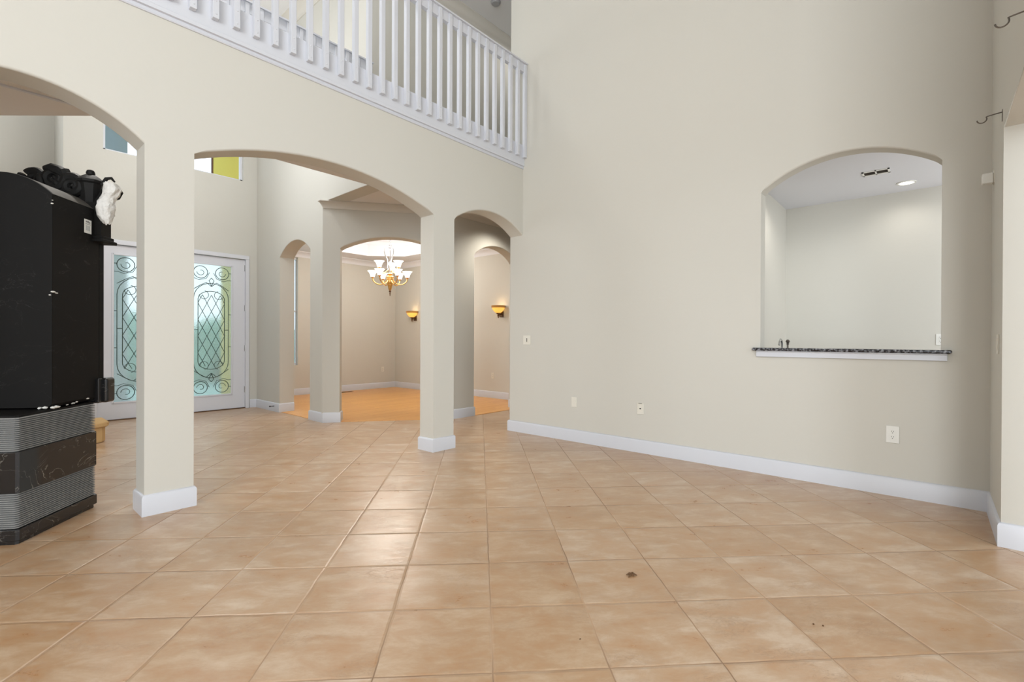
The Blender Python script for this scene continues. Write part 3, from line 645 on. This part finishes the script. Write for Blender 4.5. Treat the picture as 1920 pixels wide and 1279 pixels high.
# front pilaster, cornice, shelf on the far side
bm = bmesh.new(); box(bm, (0.60, -0.045, 1.835), (0.70, 0.05, 2.06)); fp('pilaster_block', bm, 'mblack', 0.003)
bm = bmesh.new(); box(bm, (0.575, -0.066, 1.79), (0.73, 0.05, 1.812)); box(bm, (0.59, -0.055, 1.812), (0.715, 0.05, 1.835)); fp('cornice', bm, 'mblack', 0.004)
bm = bmesh.new(); box(bm, (0.615, -0.022, 0.70), (0.66, 0.10, 0.868)); fp('shelf_bracket', bm, 'mpol', 0.008)
bm = bmesh.new(); box(bm, (0.655, -0.048, 0.698), (0.745, 0.10, 0.868)); fp('shelf_block', bm, 'mpol', 0.018, segs=3)
# arched front slab edge behind the body top
bm = bmesh.new(); pf = [(y, z+0.015) for y, z in prof[1:18]]
a = [bm.verts.new((0.652, y, z)) for y, z in [(0, 0.8)]+pf+[(BW, 0.8)]]; b = [bm.verts.new((0.70, y, z)) for y, z in [(0, 0.8)]+pf+[(BW, 0.8)]]
bm.faces.new(a[::-1]); bm.faces.new(b)
for i in range(len(a)): bm.faces.new((a[i], a[(i+1) % len(a)], b[(i+1) % len(a)], b[i]))
fp('front_slab', bm, 'mblack', 0.003)
# scroll carving along the front top edge
def spiral(cy, cz, r0, r1, turns, a0, x, s=1, n=34):
    return [(x, cy+s*(r0+(r1-r0)*i/n)*math.cos(a0+turns*2*PI*i/n), cz+(r0+(r1-r0)*i/n)*math.sin(a0+turns*2*PI*i/n)) for i in range(n+1)]
bm = bmesh.new(); X = 0.66
def arcz(y): return zc-R_+math.sqrt(max(R_*R_-(y-hw)**2, 0))+0.01
tube(bm, spiral(0.24, 2.225, 0.075, 0.018, 1.6, 2.4, X), [0.034-0.018*i/34 for i in range(35)], 8)
tube(bm, spiral(0.115, 2.17, 0.065, 0.016, 1.5, 1.0, X-0.03), [0.030-0.014*i/34 for i in range(35)], 8)
tube(bm, spiral(0.355, 2.215, 0.055, 0.014, 1.5, 0.6, X), [0.028-0.014*i/34 for i in range(35)], 8)
tube(bm, spiral(0.45, 2.185, 0.045, 0.012, 1.4, 1.6, X), [0.024-0.012*i/34 for i in range(35)], 8)
rnd = random.Random(3)
leafp = [(X, 0.30, 2.285), (X, 0.26, 2.29), (X, 0.21, 2.275), (X, 0.17, 2.245), (X, 0.10, 2.215), (X, 0.05, 2.17)]
tube(bm, leafp, [0.02, 0.034, 0.036, 0.03, 0.03, 0.018], 10)
tube(bm, [(X+0.04, y, arcz(y)+0.03) for y in (0.02, 0.1, 0.2, 0.3, 0.4, 0.5, 0.56)], [0.03, 0.05, 0.06, 0.06, 0.06, 0.045, 0.02], 10)
for i in range(44):
    y = rnd.uniform(0.03, 0.54); z = arcz(y)+rnd.uniform(0.0, 0.10)*(1-abs(y-0.26)/0.4); x = X+rnd.uniform(-0.04, 0.05)
    m_ = Matrix.Translation((x, y, z)) @ Matrix.Rotation(rnd.uniform(0, 3), 4, 'X') @ Matrix.Diagonal((rnd.uniform(.5, 1), rnd.uniform(1, 2.2), rnd.uniform(.5, .9), 1))
    bmesh.ops.create_icosphere(bm, subdivisions=2, radius=rnd.uniform(0.018, 0.03), matrix=m_)
bmesh.ops.translate(bm, verts=bm.verts, vec=(0, 0.035, 0))
fp('scroll_carving', bm, 'mcarve', smooth=True)
# urn finial
bm = bmesh.new(); lathe(bm, [(0.0, 0), (0.06, 0), (0.062, 0.02), (0.05, 0.03), (0.054, 0.10), (0.066, 0.17), (0.078, 0.18), (0.078, 0.195), (0.06, 0.215), (0.035, 0.232), (0.024, 0.238), (0.026, 0.25), (0.020, 0.268), (0, 0.275)], 8, (0.66, 0.058, 2.02)); fp('urn_finial', bm, 'mcarve', 0.003)
bm = bmesh.new()
tube(bm, [(0.66, -0.075, 2.19), (0.66, -0.105, 2.235), (0.66, -0.135, 2.24), (0.66, -0.155, 2.215)], [0.012, 0.012, 0.010, 0.006], 8)
tube(bm, [(0.68, -0.13, 2.09), (0.68, -0.165, 2.11), (0.68, -0.185, 2.15), (0.68, -0.18, 2.17)], [0.006, 0.012, 0.012, 0.004], 8)
tube(bm, [(0.66, -0.05, 2.05), (0.66, -0.08, 2.10), (0.66, -0.10, 2.16)], [0.03, 0.028, 0.02], 8)
bmesh.ops.translate(bm, verts=bm.verts, vec=(-0.01, 0.06, 0))
fp('curled_handle', bm, 'mcarve', smooth=True)
# sticker
bm = bmesh.new(); box(bm, (0.508, -0.0025, 1.835), (0.572, -0.0005, 1.925)); st = fp('sticker', bm, 'platewhite', smooth=False); st['label'] = 'small white paper sticker with grey print'
bm = bmesh.new()
for (xa, xb, za, zb) in ((0.52, 0.533, 1.905, 1.915), (0.536, 0.546, 1.902, 1.917), (0.549, 0.56, 1.903, 1.912), (0.518, 0.562, 1.893, 1.896)): box(bm, (xa, -0.0035, za), (xb, -0.0025, zb))
for i in range(7): box(bm, (0.522+i*0.0055, -0.0033, 1.852), (0.5235+i*0.0055, -0.0025, 1.885))
finish(bm, 'print', mat('grey_ink', (0.25, 0.25, 0.25), 0.7), st)
# plaster residue along the joint
def lumps(bm, pts):
    for (x, y, z, r, sx) in pts:
        bmesh.ops.create_icosphere(bm, subdivisions=2, radius=r, matrix=Matrix.Translation((x, y, z)) @ Matrix.Diagonal((sx, 1, 0.6, 1)))
for L_ in [(0.25, -0.002, 0.722, 0.013, 1.3), (0.268, -0.004, 0.724, 0.012, 1), (0.232, 0.03, 0.724, 0.014, 1), (0.236, 0.06, 0.722, 0.010, 1), (0.29, -0.003, 0.722, 0.008, 1.4), (0.41, -0.003, 0.727, 0.007, 2.2), (0.44, -0.003, 0.732, 0.005, 2), (0.54, -0.003, 0.742, 0.006, 2), (0.36, -0.003, 0.724, 0.005, 1.6)]:
    bm = bmesh.new(); lumps(bm, [L_]); [v.co.__iadd__(Vector((rnd.uniform(-.002, .002), 0, rnd.uniform(-.002, .002)))) for v in bm.verts]
    fp('plaster_residue', bm, 'plasterbits', smooth=True)
for L_ in [(0.243, 0.0, 1.95, 0.007, 1), (0.244, -0.001, 1.97, 0.004, 1), (0.25, -0.001, 1.42, 0.009, 1.8), (0.275, -0.001, 1.415, 0.006, 2), (0.241, 0.01, 1.40, 0.006, 1)]:
    bm = bmesh.new(); lumps(bm, [L_]); fp('chipped_spot', bm, 'plasterbits', smooth=True)

# crumpled white wrapping hanging from the top corner
def blob(bm, rings, seg=16, seedv=5, jit=0.012):
    r0 = random.Random(seedv); R = []
    for (c_, rx, ry) in rings:
        R.append([bm.verts.new((c_[0]+rx*math.cos(2*PI*k/seg)*(1+r0.uniform(-.16, .16)), c_[1]+ry*math.sin(2*PI*k/seg)*(1+r0.uniform(-.16, .16)), c_[2]+r0.uniform(-jit, jit)*0.6)) for k in range(seg)])
    for A, B in zip(R, R[1:]):
        for k in range(seg): bm.faces.new((A[k], A[(k+1) % seg], B[(k+1) % seg], B[k]))
    bm.faces.new(R[0][::-1]); bm.faces.new(R[-1])
bm = bmesh.new()
blob(bm, [((0, 0.01, 0.0), .012, .010), ((0, 0.012, 0.02), .030, .028), ((0, 0.02, 0.055), .045, .040), ((0, 0.022, 0.10), .050, .052), ((0, 0.022, 0.14), .048, .050), ((0, 0.008, 0.17), .040, .040), ((0, -0.012, 0.20), .042, .044), ((0, -0.025, 0.235), .045, .052), ((0, -0.012, 0.265), .040, .040), ((0, 0.0, 0.285), .022, .020)])
bmesh.ops.subdivide_edges(bm, edges=bm.edges, cuts=1, use_grid_fill=True)
for v in bm.verts: v.co += Vector((rnd.uniform(-1, 1), rnd.uniform(-1, 1), rnd.uniform(-1, 1)))*0.0045
w_ = finish(bm, 'crumpled_wrapping', 'white_wrap', smooth=True, ang=60); 
ca, sa = math.cos(AN), math.sin(AN)
lx, ly = 0.605, -0.088
w_.location = (c0.x+ca*lx-sa*ly, c0.y+sa*lx+ca*ly, 1.915); w_.rotation_euler = (0, 0, AN)
tag(w_, 'crumpled white wrapping hanging off the top corner of the black marble', 'wrapping')

# carpeted step behind the fountain
t_ = empty('carpeted_steps', (0.3, 7.0, 0)); tag(t_, 'beige carpeted bottom stair step with rounded nosing behind the black marble', 'stair')
def stepmesh(x0, x1, y0, y1, h):
    bm = bmesh.new(); prism(bm, [(x0, y0), (x1-0.12, y0), (x1-0.04, y0+0.03), (x1, y0+0.12), (x1, y1), (x0, y1)], 0, h-0.05)
    prism(bm, [(x0, y0-0.03), (x1-0.10, y0-0.03), (x1, y0+0.01), (x1+0.03, y0+0.10), (x1+0.03, y1), (x0, y1)], h-0.055, h); return bm
o = finish(stepmesh(-0.9, 1.045, 6.78, 7.25, 0.225), 'step', 'carpet', bevel=0.02, segs=3); o.parent = t_; o.matrix_parent_inverse = Matrix.Translation((-0.3, -7.0, 0))
o = finish(stepmesh(-0.9, 0.62, 7.12, 7.7, 0.41), 'step', 'carpet', bevel=0.02, segs=3); o.parent = t_; o.matrix_parent_inverse = Matrix.Translation((-0.3, -7.0, 0))

# ------------------------------------------------------------------ chandelier
cx, cy = 5.168, 7.5
CH = empty('chandelier', (cx, cy, 0)); tag(CH, 'gold and chrome chandelier with nine lit white bell shades in the dining room', 'chandelier')
def cp(name, bm, m, par=None, smooth=True, **k): return finish(bm, name, m, par or CH, smooth=smooth, **k)
bm = bmesh.new(); lathe(bm, [(0, 3.22), (0.07, 3.22), (0.065, 3.19), (0.02, 3.17), (0, 3.17)], 20); cp('ceiling_canopy', bm, 'metal')
z = 3.17; 
bm = bmesh.new(); k = 0
while z > 2.88:
    pts = [(0.010*math.cos(a)*(1 if k % 2 else 0), 0.010*math.cos(a)*(0 if k % 2 else 1), z-0.018+0.02*math.sin(a)) for a in [2*PI*i/12 for i in range(12)]]
    tube(bm, pts, 0.003, 5, False, True); z -= 0.032; k += 1
cp('chain', bm, 'metal')
bm = bmesh.new(); tube(bm, [(0.022*math.cos(a), 0, 2.865+0.022*math.sin(a)) for a in [2*PI*i/16 for i in range(16)]], 0.005, 6, False, True); lathe(bm, [(0, 2.845), (0.02, 2.84), (0.032, 2.82), (0.034, 2.79), (0.02, 2.775), (0.0, 2.775)], 16); cp('hanging_ring', bm, 'metal')
for i in range(3):
    a = 2*PI*i/3+0.5; ca_, sa_ = math.cos(a), math.sin(a)
    pr = [(0.02, 2.80), (0.06, 2.815), (0.095, 2.79), (0.105, 2.74), (0.085, 2.67), (0.05, 2.60), (0.04, 2.53), (0.05, 2.46), (0.03, 2.40)]
    bm = bmesh.new(); tube(bm, [(r*ca_, r*sa_, z) for r, z in pr], 0.0085, 8); cp('cage_scroll', bm, 'metal')
bm = bmesh.new(); lathe(bm, [(0, 2.78), (0.009, 2.78), (0.009, 2.5), (0.02, 2.48), (0.012, 2.45), (0.012, 2.3), (0, 2.3)], 12); cp('stem', bm, 'metal')
bm = bmesh.new(); lathe(bm, [(0, 2.36), (0.03, 2.355), (0.045, 2.335), (0.03, 2.31), (0.06, 2.295), (0.072, 2.285), (0.072, 2.275), (0.062, 2.268), (0.066, 2.20), (0.060, 2.165), (0.048, 2.14), (0.05, 2.13), (0.040, 2.115), (0.036, 2.09), (0.026, 2.05), (0.012, 2.035), (0, 2.035)], 24); cp('urn_body', bm, 'gold')
bm = bmesh.new(); lathe(bm, [(0, 2.035), (0.018, 2.03), (0.022, 2.015), (0.012, 2.0), (0.006, 1.99), (0.012, 1.98), (0.014, 1.97), (0.008, 1.96), (0.005, 1.955), (0.010, 1.945), (0.0, 1.93)], 16); cp('drop_finial', bm, 'bronze')
arm0 = shade0 = cup0 = None
def shade_bm():
    bm = bmesh.new(); lathe(bm, [(0.0, 0.0), (0.032, 0.0), (0.038, 0.02), (0.048, 0.055), (0.066, 0.09), (0.092, 0.115), (0.088, 0.116), (0.060, 0.092), (0.044, 0.058), (0.034, 0.024), (0.0, 0.01)], 20); return bm
def armpts(R, zt, zb, r0):
    return [(r0, zb+0.05), (r0+0.04, zb+0.01), (r0+(R-r0)*0.45, zb-0.02), (r0+(R-r0)*0.75, zb+0.0), (R-0.01, zb+0.05), (R, zt)]
first = {}
for tier, (n, R, zt, zb, r0, a0) in enumerate(((6, 0.31, 2.27, 2.16, 0.06, 0.35), (3, 0.20, 2.445, 2.36, 0.035, 0.75))):
    for i in range(n):
        a = a0+2*PI*i/n
        if tier not in first:
            bm = bmesh.new(); P_ = armpts(R, zt, zb, r0)
            sm = []
            for j in range(len(P_)-1):
                for s_ in range(4):
                    t = s_/4; p0 = P_[max(j-1, 0)]; p1 = P_[j]; p2 = P_[j+1]; p3 = P_[min(j+2, len(P_)-1)]
                    f = lambda k_: 0.5*((2*p1[k_])+(-p0[k_]+p2[k_])*t+(2*p0[k_]-5*p1[k_]+4*p2[k_]-p3[k_])*t*t+(-p0[k_]+3*p1[k_]-3*p2[k_]+p3[k_])*t**3)
                    sm.append((f(0), 0, f(1)))
            sm.append((P_[-1][0], 0, P_[-1][1])); tube(bm, sm, 0.010, 8); arm = cp('arm', bm, 'gold')
            bm = bmesh.new(); lathe(bm, [(0, -0.02), (0.012, -0.02), (0.03, -0.005), (0.034, 0.004), (0, 0.004)], 14, (R, 0, zt)); cup = finish(bm, 'cup', 'gold', arm, smooth=True)
            bm = shade_bm(); bmesh.ops.translate(bm, verts=bm.verts, vec=(R, 0, zt)); sh = finish(bm, 'shade', 'shade', arm, smooth=True)
            first[tier] = (arm, cup, sh)
        else:
            arm = first[tier][0].copy(); COL.objects.link(arm)
            for ch in first[tier][1:]:
                c_ = ch.copy(); COL.objects.link(c_); c_.parent = arm
        arm.rotation_euler = (0, 0, a); arm.parent = CH
point('chandelier_light', (cx, cy, 2.58), 98, (1.0, 0.93, 0.84), 0.42)

# ------------------------------------------------------------------ sconces
def sconce(name, y, z, label, src=None):
    r = empty(name, (6.80, y, z)); tag(r, label, 'wall lamp', 'amber wall sconces in the dining room')
    if src is None:
        bm = bmesh.new(); lathe(bm, [(0.0, -0.085), (0.03, -0.08), (0.07, -0.055), (0.105, -0.015), (0.125, 0.035), (0.12, 0.036), (0.098, -0.01), (0.06, -0.05), (0, -0.075)], 24, (-0.10, 0, 0.02)); finish(bm, 'glass_bowl', 'amber', r, smooth=True)
        bm = bmesh.new(); lathe(bm, [(0.125, 0.0), (0.134, 0.004), (0.137, 0.038), (0.130, 0.042), (0.124, 0.036), (0.124, 0.0)], 24, (-0.10, 0, 0.045)); finish(bm, 'rim', 'amberrim', r, smooth=True)
        bm = bmesh.new(); lathe(bm, [(0, 0.0), (0.045, 0.0), (0.03, -0.02), (0.012, -0.03), (0.02, -0.045), (0.018, -0.06), (0.008, -0.075), (0.012, -0.085), (0, -0.10)], 16, (-0.10, 0, -0.055)); finish(bm, 'finial', 'bronze', r, smooth=True)
        bm = bmesh.new(); box(bm, (-0.02, -0.045, -0.13), (0, 0.045, -0.02)); tube(bm, [(-0.01, 0, -0.06), (-0.06, 0, -0.09), (-0.10, 0, -0.07)], 0.01, 8); finish(bm, 'wall_bracket', 'bronze', r, smooth=True)
    else:
        for ch in list(src.children):
            c_ = ch.copy(); COL.objects.link(c_); c_.parent = r
    return r
s1 = sconce('wall_sconce', 6.211, 1.70, 'amber glass wall sconce seen through the narrow right arch')
s2 = sconce('wall_sconce', 8.87, 1.69, 'amber glass wall sconce seen left of the middle pillar, below the chandelier', s1)
for y in (6.211, 8.87): point('sconce_light', (6.68, y, 1.80), 0.5, (1.0, 0.8, 0.5), 0.05)

# ------------------------------------------------------------------ bar counter, faucet, can light, vent
CT = empty('bar_counter', (XR+0.1, 0.54, 1.0)); tag(CT, 'speckled black granite bar ledge under the arched opening in the right wall', 'counter')
def addp(o, par, loc): o.parent = par; o.matrix_parent_inverse = Matrix.Translation(-Vector(loc)); return o
bm = bmesh.new(); prism(bm, [(XR-0.045, -0.10), (XR-0.045, 1.18), (XR-0.002, 1.18), (XR-0.002, 1.118), (XR2+0.05, 1.118), (XR2+0.05, -0.04), (XR-0.002, -0.04), (XR-0.002, -0.10)], 1.056, 1.082); addp(finish(bm, 'granite_top', 'granite', bevel=0.011, segs=4), CT, (XR+0.1, 0.54, 1.0))
bm = bmesh.new(); sweep(bm, [(XR, 1.15), (XR, -0.075)], [(0, 1.005), (0.02, 1.005), (0.02, 1.045), (0.028, 1.05), (0.028, 1.056), (0, 1.056)]); addp(finish(bm, 'apron', 'white', bevel=0.002, segs=1), CT, (XR+0.1, 0.54, 1.0))
FA = empty('faucet', (5.32, 1.12, 0.95)); tag(FA, 'small chrome bar faucet showing above the granite ledge at its left end', 'faucet')
bm = bmesh.new(); 
tube(bm, [(0, 0, 0), (0, 0, 0.10), (-0.0, 0, 0.165), (-0.02, 0, 0.195), (-0.06, 0, 0.205), (-0.10, 0, 0.185), (-0.115, 0, 0.15)], 0.009, 10); lathe(bm, [(0, 0), (0.025, 0), (0.022, 0.02), (0.012, 0.03), (0, 0.03)], 16); finish(bm, 'spout', 'metal', FA, smooth=True)
bm = bmesh.new(); lathe(bm, [(0, 0.15), (0.010, 0.15), (0.012, 0.175), (0.02, 0.185), (0.012, 0.2), (0, 0.205)], 14, (0.0, -0.05, 0)); tube(bm, [(0, -0.05, 0), (0, -0.05, 0.155)], 0.008, 8); finish(bm, 'tap_handle', 'dmetal', FA, smooth=True)
# the back counter the tap stands on
bm = bmesh.new(); box(bm, (4.80, -1.1, 0.91), (5.45, 1.35, 0.95)); bc = finish(bm, 'countertop', 'granite', bevel=0.006, segs=2)
bm = bmesh.new(); box(bm, (4.83, -1.1, 0.0), (5.42, 1.34, 0.909)); cb = tag(finish(bm, 'bar_cabinet', 'white', bevel=0.004, segs=1), 'low white sink cabinet with granite top behind the bar ledge', 'cabinet'); bc.parent = cb
CL = empty('recessed_light', (6.26, 0.21, 2.74)); tag(CL, 'round lit recessed ceiling light inside the bar opening', 'ceiling light')
bm = bmesh.new(); lathe(bm, [(0.062, -0.001), (0.082, -0.001), (0.080, -0.007), (0.062, -0.009)], 32); finish(bm, 'trim_ring', 'platewhite', CL, smooth=True)
bm = bmesh.new(); lathe(bm, [(0, -0.004), (0.062, -0.004), (0.062, -0.001), (0, -0.001)], 32); finish(bm, 'lens', 'canlens', CL)
VT = empty('ceiling_vent', (4.758, 0.35, 2.49), 0); tag(VT, 'white ceiling air vent with two dark grilles inside the bar opening', 'vent')
VT.location = (5.69, 0.415, 2.74)
bm = bmesh.new(); L_, w2_ = 0.105, 0.075
for a, b in (((-w2_, -L_, -0.006), (-0.05, L_, 0)), ((0.05, -L_, -0.006), (w2_, L_, 0)), ((-w2_, -L_, -0.006), (w2_, -L_+0.016, 0)), ((-w2_, L_-0.016, -0.006), (w2_, L_, 0)), ((-w2_, -0.006, -0.006), (w2_, 0.006, 0))): box(bm, a, b)
finish(bm, 'frame', 'platewhite', VT)
for s_ in (-1, 1):
    bm = bmesh.new(); y0, y1 = (0.006, L_-0.016) if s_ > 0 else (-L_+0.016, -0.006)
    box(bm, (-0.05, y0, -0.0015), (0.05, y1, 0))
    g = finish(bm, 'grille', 'slot', VT)
    for k in range(5):
        bm = bmesh.new(); x = -0.036+k*0.018; box(bm, (x-0.001, y0, -0.006), (x+0.001, y1, -0.001)); finish(bm, 'slat', 'dmetal', g)

# ------------------------------------------------------------------ plates on the walls
def plate(name, w, h, pos, normal, label, cat, kind='outlet', m='plate', group=None):
    """built in local coords: x across, z up, y=0 wall, -y outwards"""
    rz = math.atan2(normal[0], -normal[1])  # rotate so local -y -> normal
    r = empty(name, pos, rz); tag(r, label, cat, group)
    bm = bmesh.new(); box(bm, (-w/2, -0.006, -h/2), (w/2, 0, h/2)); finish(bm, 'cover_plate', m, r, bevel=0.002, segs=1)
    if kind == 'outlet':
        for zz in (0.02, -0.02):
            bm = bmesh.new(); lathe(bm, [(0, 0.009), (0.0165, 0.009), (0.0165, 0.004)], 16); bmesh.ops.rotate(bm, verts=bm.verts, matrix=Matrix.Rotation(PI/2, 3, 'X')); bmesh.ops.translate(bm, verts=bm.verts, vec=(0, 0, zz)); s_ = finish(bm, 'socket', m, r)
            bm = bmesh.new()
            for dx in (-0.006, 0.006): box(bm, (dx-0.0012, -0.0098, zz+0.0), (dx+0.0012, -0.009, zz+0.009))
            box(bm, (-0.0025, -0.0098, zz-0.010), (0.0025, -0.009, zz-0.005)); finish(bm, 'slots', 'slot', s_)
    elif kind == 'rocker':
        bm = bmesh.new(); box(bm, (-0.016, -0.0085, -0.033), (0.016, -0.005, 0.033)); finish(bm, 'rocker', m, r, bevel=0.001, segs=1)
    elif kind == 'double':
        bm = bmesh.new(); box(bm, (-0.040, -0.0085, -0.033), (-0.008, -0.005, 0.033)); finish(bm, 'rocker', m, r, bevel=0.001, segs=1)
        bm = bmesh.new(); box(bm, (0.008, -0.0085, -0.033), (0.040, -0.005, 0.033)); finish(bm, 'rocker', m, r, bevel=0.001, segs=1)
        bm = bmesh.new(); box(bm, (0.000, -0.010, -0.02), (0.006, -0.0055, 0.024)); finish(bm, 'gap', 'slot', r)
    elif kind == 'jack':
        bm = bmesh.new(); box(bm, (-0.007, -0.0095, -0.005), (0.007, -0.006, 0.007)); finish(bm, 'jack', 'slot', r)
        bm = bmesh.new(); box(bm, (-0.018, -0.012, 0.052), (0.018, -0.006, 0.056)); finish(bm, 'lip', 'dmetal', r)
    elif kind == 'switch':
        bm = bmesh.new(); box(bm, (-0.016, -0.009, -0.033), (0.016, -0.005, 0.033)); finish(bm, 'rocker', m, r)
    return r
nR = (-1, 0)
plate('light_switch', 0.115, 0.115, (XR, 3.725, 1.136), nR, 'off-white double light switch on the right wall beside the narrow arch', 'switch', 'double')
plate('wall_plate', 0.072, 0.115, (XR, 3.033, 0.443), nR, 'blank off-white wall plate low on the right wall, nearest the arches', 'wall plate', 'rocker')
plate('phone_jack', 0.072, 0.115, (XR, 2.231, 0.447), nR, 'off-white jack plate with one dark socket low on the right wall', 'wall plate', 'jack')
plate('power_outlet', 0.078, 0.125, (XR, 0.222, 0.452), nR, 'white double power outlet below the granite ledge', 'outlet', 'outlet', 'platewhite')
plate('power_outlet', 0.072, 0.115, (6.61, -0.057, 1.16), nR, 'white outlet on the bar back wall above the right end of the granite ledge', 'outlet', 'outlet', 'platewhite')
plate('light_switch', 0.075, 0.115, (4.02, -0.29, 1.128), (0, 1), 'off-white light switch on the narrow wall at the far right', 'switch', 'switch')
plate('power_outlet', 0.072, 0.115, (6.45, 9.65, 0.44), (0, -1), 'white outlet low on the dining room back wall', 'outlet', 'outlet')
plate('power_outlet', 0.072, 0.115, (6.80, 6.44, 0.44), nR, 'white outlet low on the dining room wall seen through the narrow arch', 'outlet', 'outlet')

# motion sensor high on the narrow wall
SN = empty('motion_sensor', (4.36, -0.29, 2.19)); tag(SN, 'white motion sensor high on the wall at the far right', 'sensor')
bm = bmesh.new(); box(bm, (-0.03, 0.004, -0.032), (0.03, 0.058, 0.034)); finish(bm, 'housing', 'platewhite', SN, bevel=0.007, segs=2)
bm = bmesh.new(); box(bm, (-0.034, 0, -0.034), (0.034, 0.004, 0.05)); finish(bm, 'back_plate', 'plate', SN)

# rod brackets
def hook(pos, label, src=None):
    r = empty('curtain_rod_bracket', pos); tag(r, label, 'bracket', 'curtain rod brackets on the far right wall')
    if src is None:
        bm = bmesh.new(); box(bm, (-0.008, 0, -0.045), (0.008, 0.003, 0.02)); finish(bm, 'mounting_plate', 'dmetal', r)
        bm = bmesh.new(); pts = [(0, 0.002, 0.006), (0, 0.03, 0.004), (0, 0.062, 0.0)] + [(0, 0.0845+0.0205*math.cos(a), -0.012+0.0205*math.sin(a)) for a in [2.6+i*0.33 for i in range(12)]]
        tube(bm, pts, 0.0032, 8); finish(bm, 'arm', 'dmetal', r, smooth=True)
    else:
        for ch in list(src.children):
            c_ = ch.copy(); COL.objects.link(c_); c_.parent = r
    return r
h1 = hook((3.88, -0.29, 2.437), 'thin metal rod bracket above the opening corner, the lower of the two at far right')
hook((2.80, -0.29, 2.462), 'thin metal rod bracket at the top right corner of the photo', h1)

# smoke detector upstairs
bm = bmesh.new(); lathe(bm, [(0, -0.035), (0.055, -0.033), (0.068, -0.018), (0.07, 0), (0, 0)], 24); o = finish(bm, 'smoke_detector', mat('grey_plastic', (0.35, 0.35, 0.36), 0.5), smooth=True, loc=(4.98, 4.69, ZC)); tag(o, 'round grey smoke detector on the upstairs ceiling', 'smoke detector')
# door stop
bm = bmesh.new(); tube(bm, [(3.226, 7.774, 0.085), (3.165, 7.774, 0.085)], [0.005, 0.005], 8); tube(bm, [(3.168, 7.774, 0.085), (3.15, 7.774, 0.085)], 0.010, 10); tag(finish(bm, 'door_stop', 'slot', smooth=True), 'small black door stop on the baseboard right of the front door', 'door stop')
# floor register in dining room
bm = bmesh.new(); box(bm, (5.24, 9.40, 0.004), (5.56, 9.50, 0.008)); fr_ = finish(bm, 'floor_register', 'bronze'); tag(fr_, 'dark floor vent on the wood floor by the dining room back wall', 'vent')
for k in range(5):
    bm = bmesh.new(); box(bm, (5.255, 9.412+k*0.017, 0.008), (5.545, 9.419+k*0.017, 0.0095)); finish(bm, 'slat', 'slot', fr_)

# dry leaf, and small dark lumps standing for dents in the tile
bm = bmesh.new(); lf = random.Random(11)
for i, (a, l) in enumerate(((0.2, 0.03), (1.3, 0.022), (2.3, 0.026), (3.2, 0.032), (4.3, 0.018), (5.3, 0.027))):
    p = [(0, 0, 0.004), (l*0.5*math.cos(a), l*0.5*math.sin(a), 0.009+lf.uniform(-.002, .003)), (l*math.cos(a), l*math.sin(a), 0.003)]
    tube(bm, p, [0.0055, 0.006, 0.0015], 6)
bmesh.ops.scale(bm, vec=(1, 1, 0.7), verts=bm.verts)
tag(finish(bm, 'dry_leaf', 'leaf', smooth=True, loc=(2.142, 1.097, 0)), 'small curled dry brown leaf on the floor tiles', 'leaf')
def dent(pos, r, label):
    bm = bmesh.new(); bmesh.ops.create_icosphere(bm, subdivisions=2, radius=r, matrix=Matrix.Translation((0, 0, r*0.3)) @ Matrix.Diagonal((1.3, 0.8, 0.4, 1)))
    for v in bm.verts: v.co += Vector((lf.uniform(-1, 1), lf.uniform(-1, 1), 0))*r*0.15
    o = finish(bm, 'dent', 'leaf', smooth=True, loc=(*pos, 0.0005)); tag(o, label, 'dent')
dent((2.26, 0.357), 0.0045, 'left of two dark dents in the floor at lower right')
dent((2.273, 0.326), 0.004, 'right of two dark dents in the floor at lower right')
dent((1.554, 1.008), 0.003, 'tiny dark crumb on the tile in front of the dry leaf')
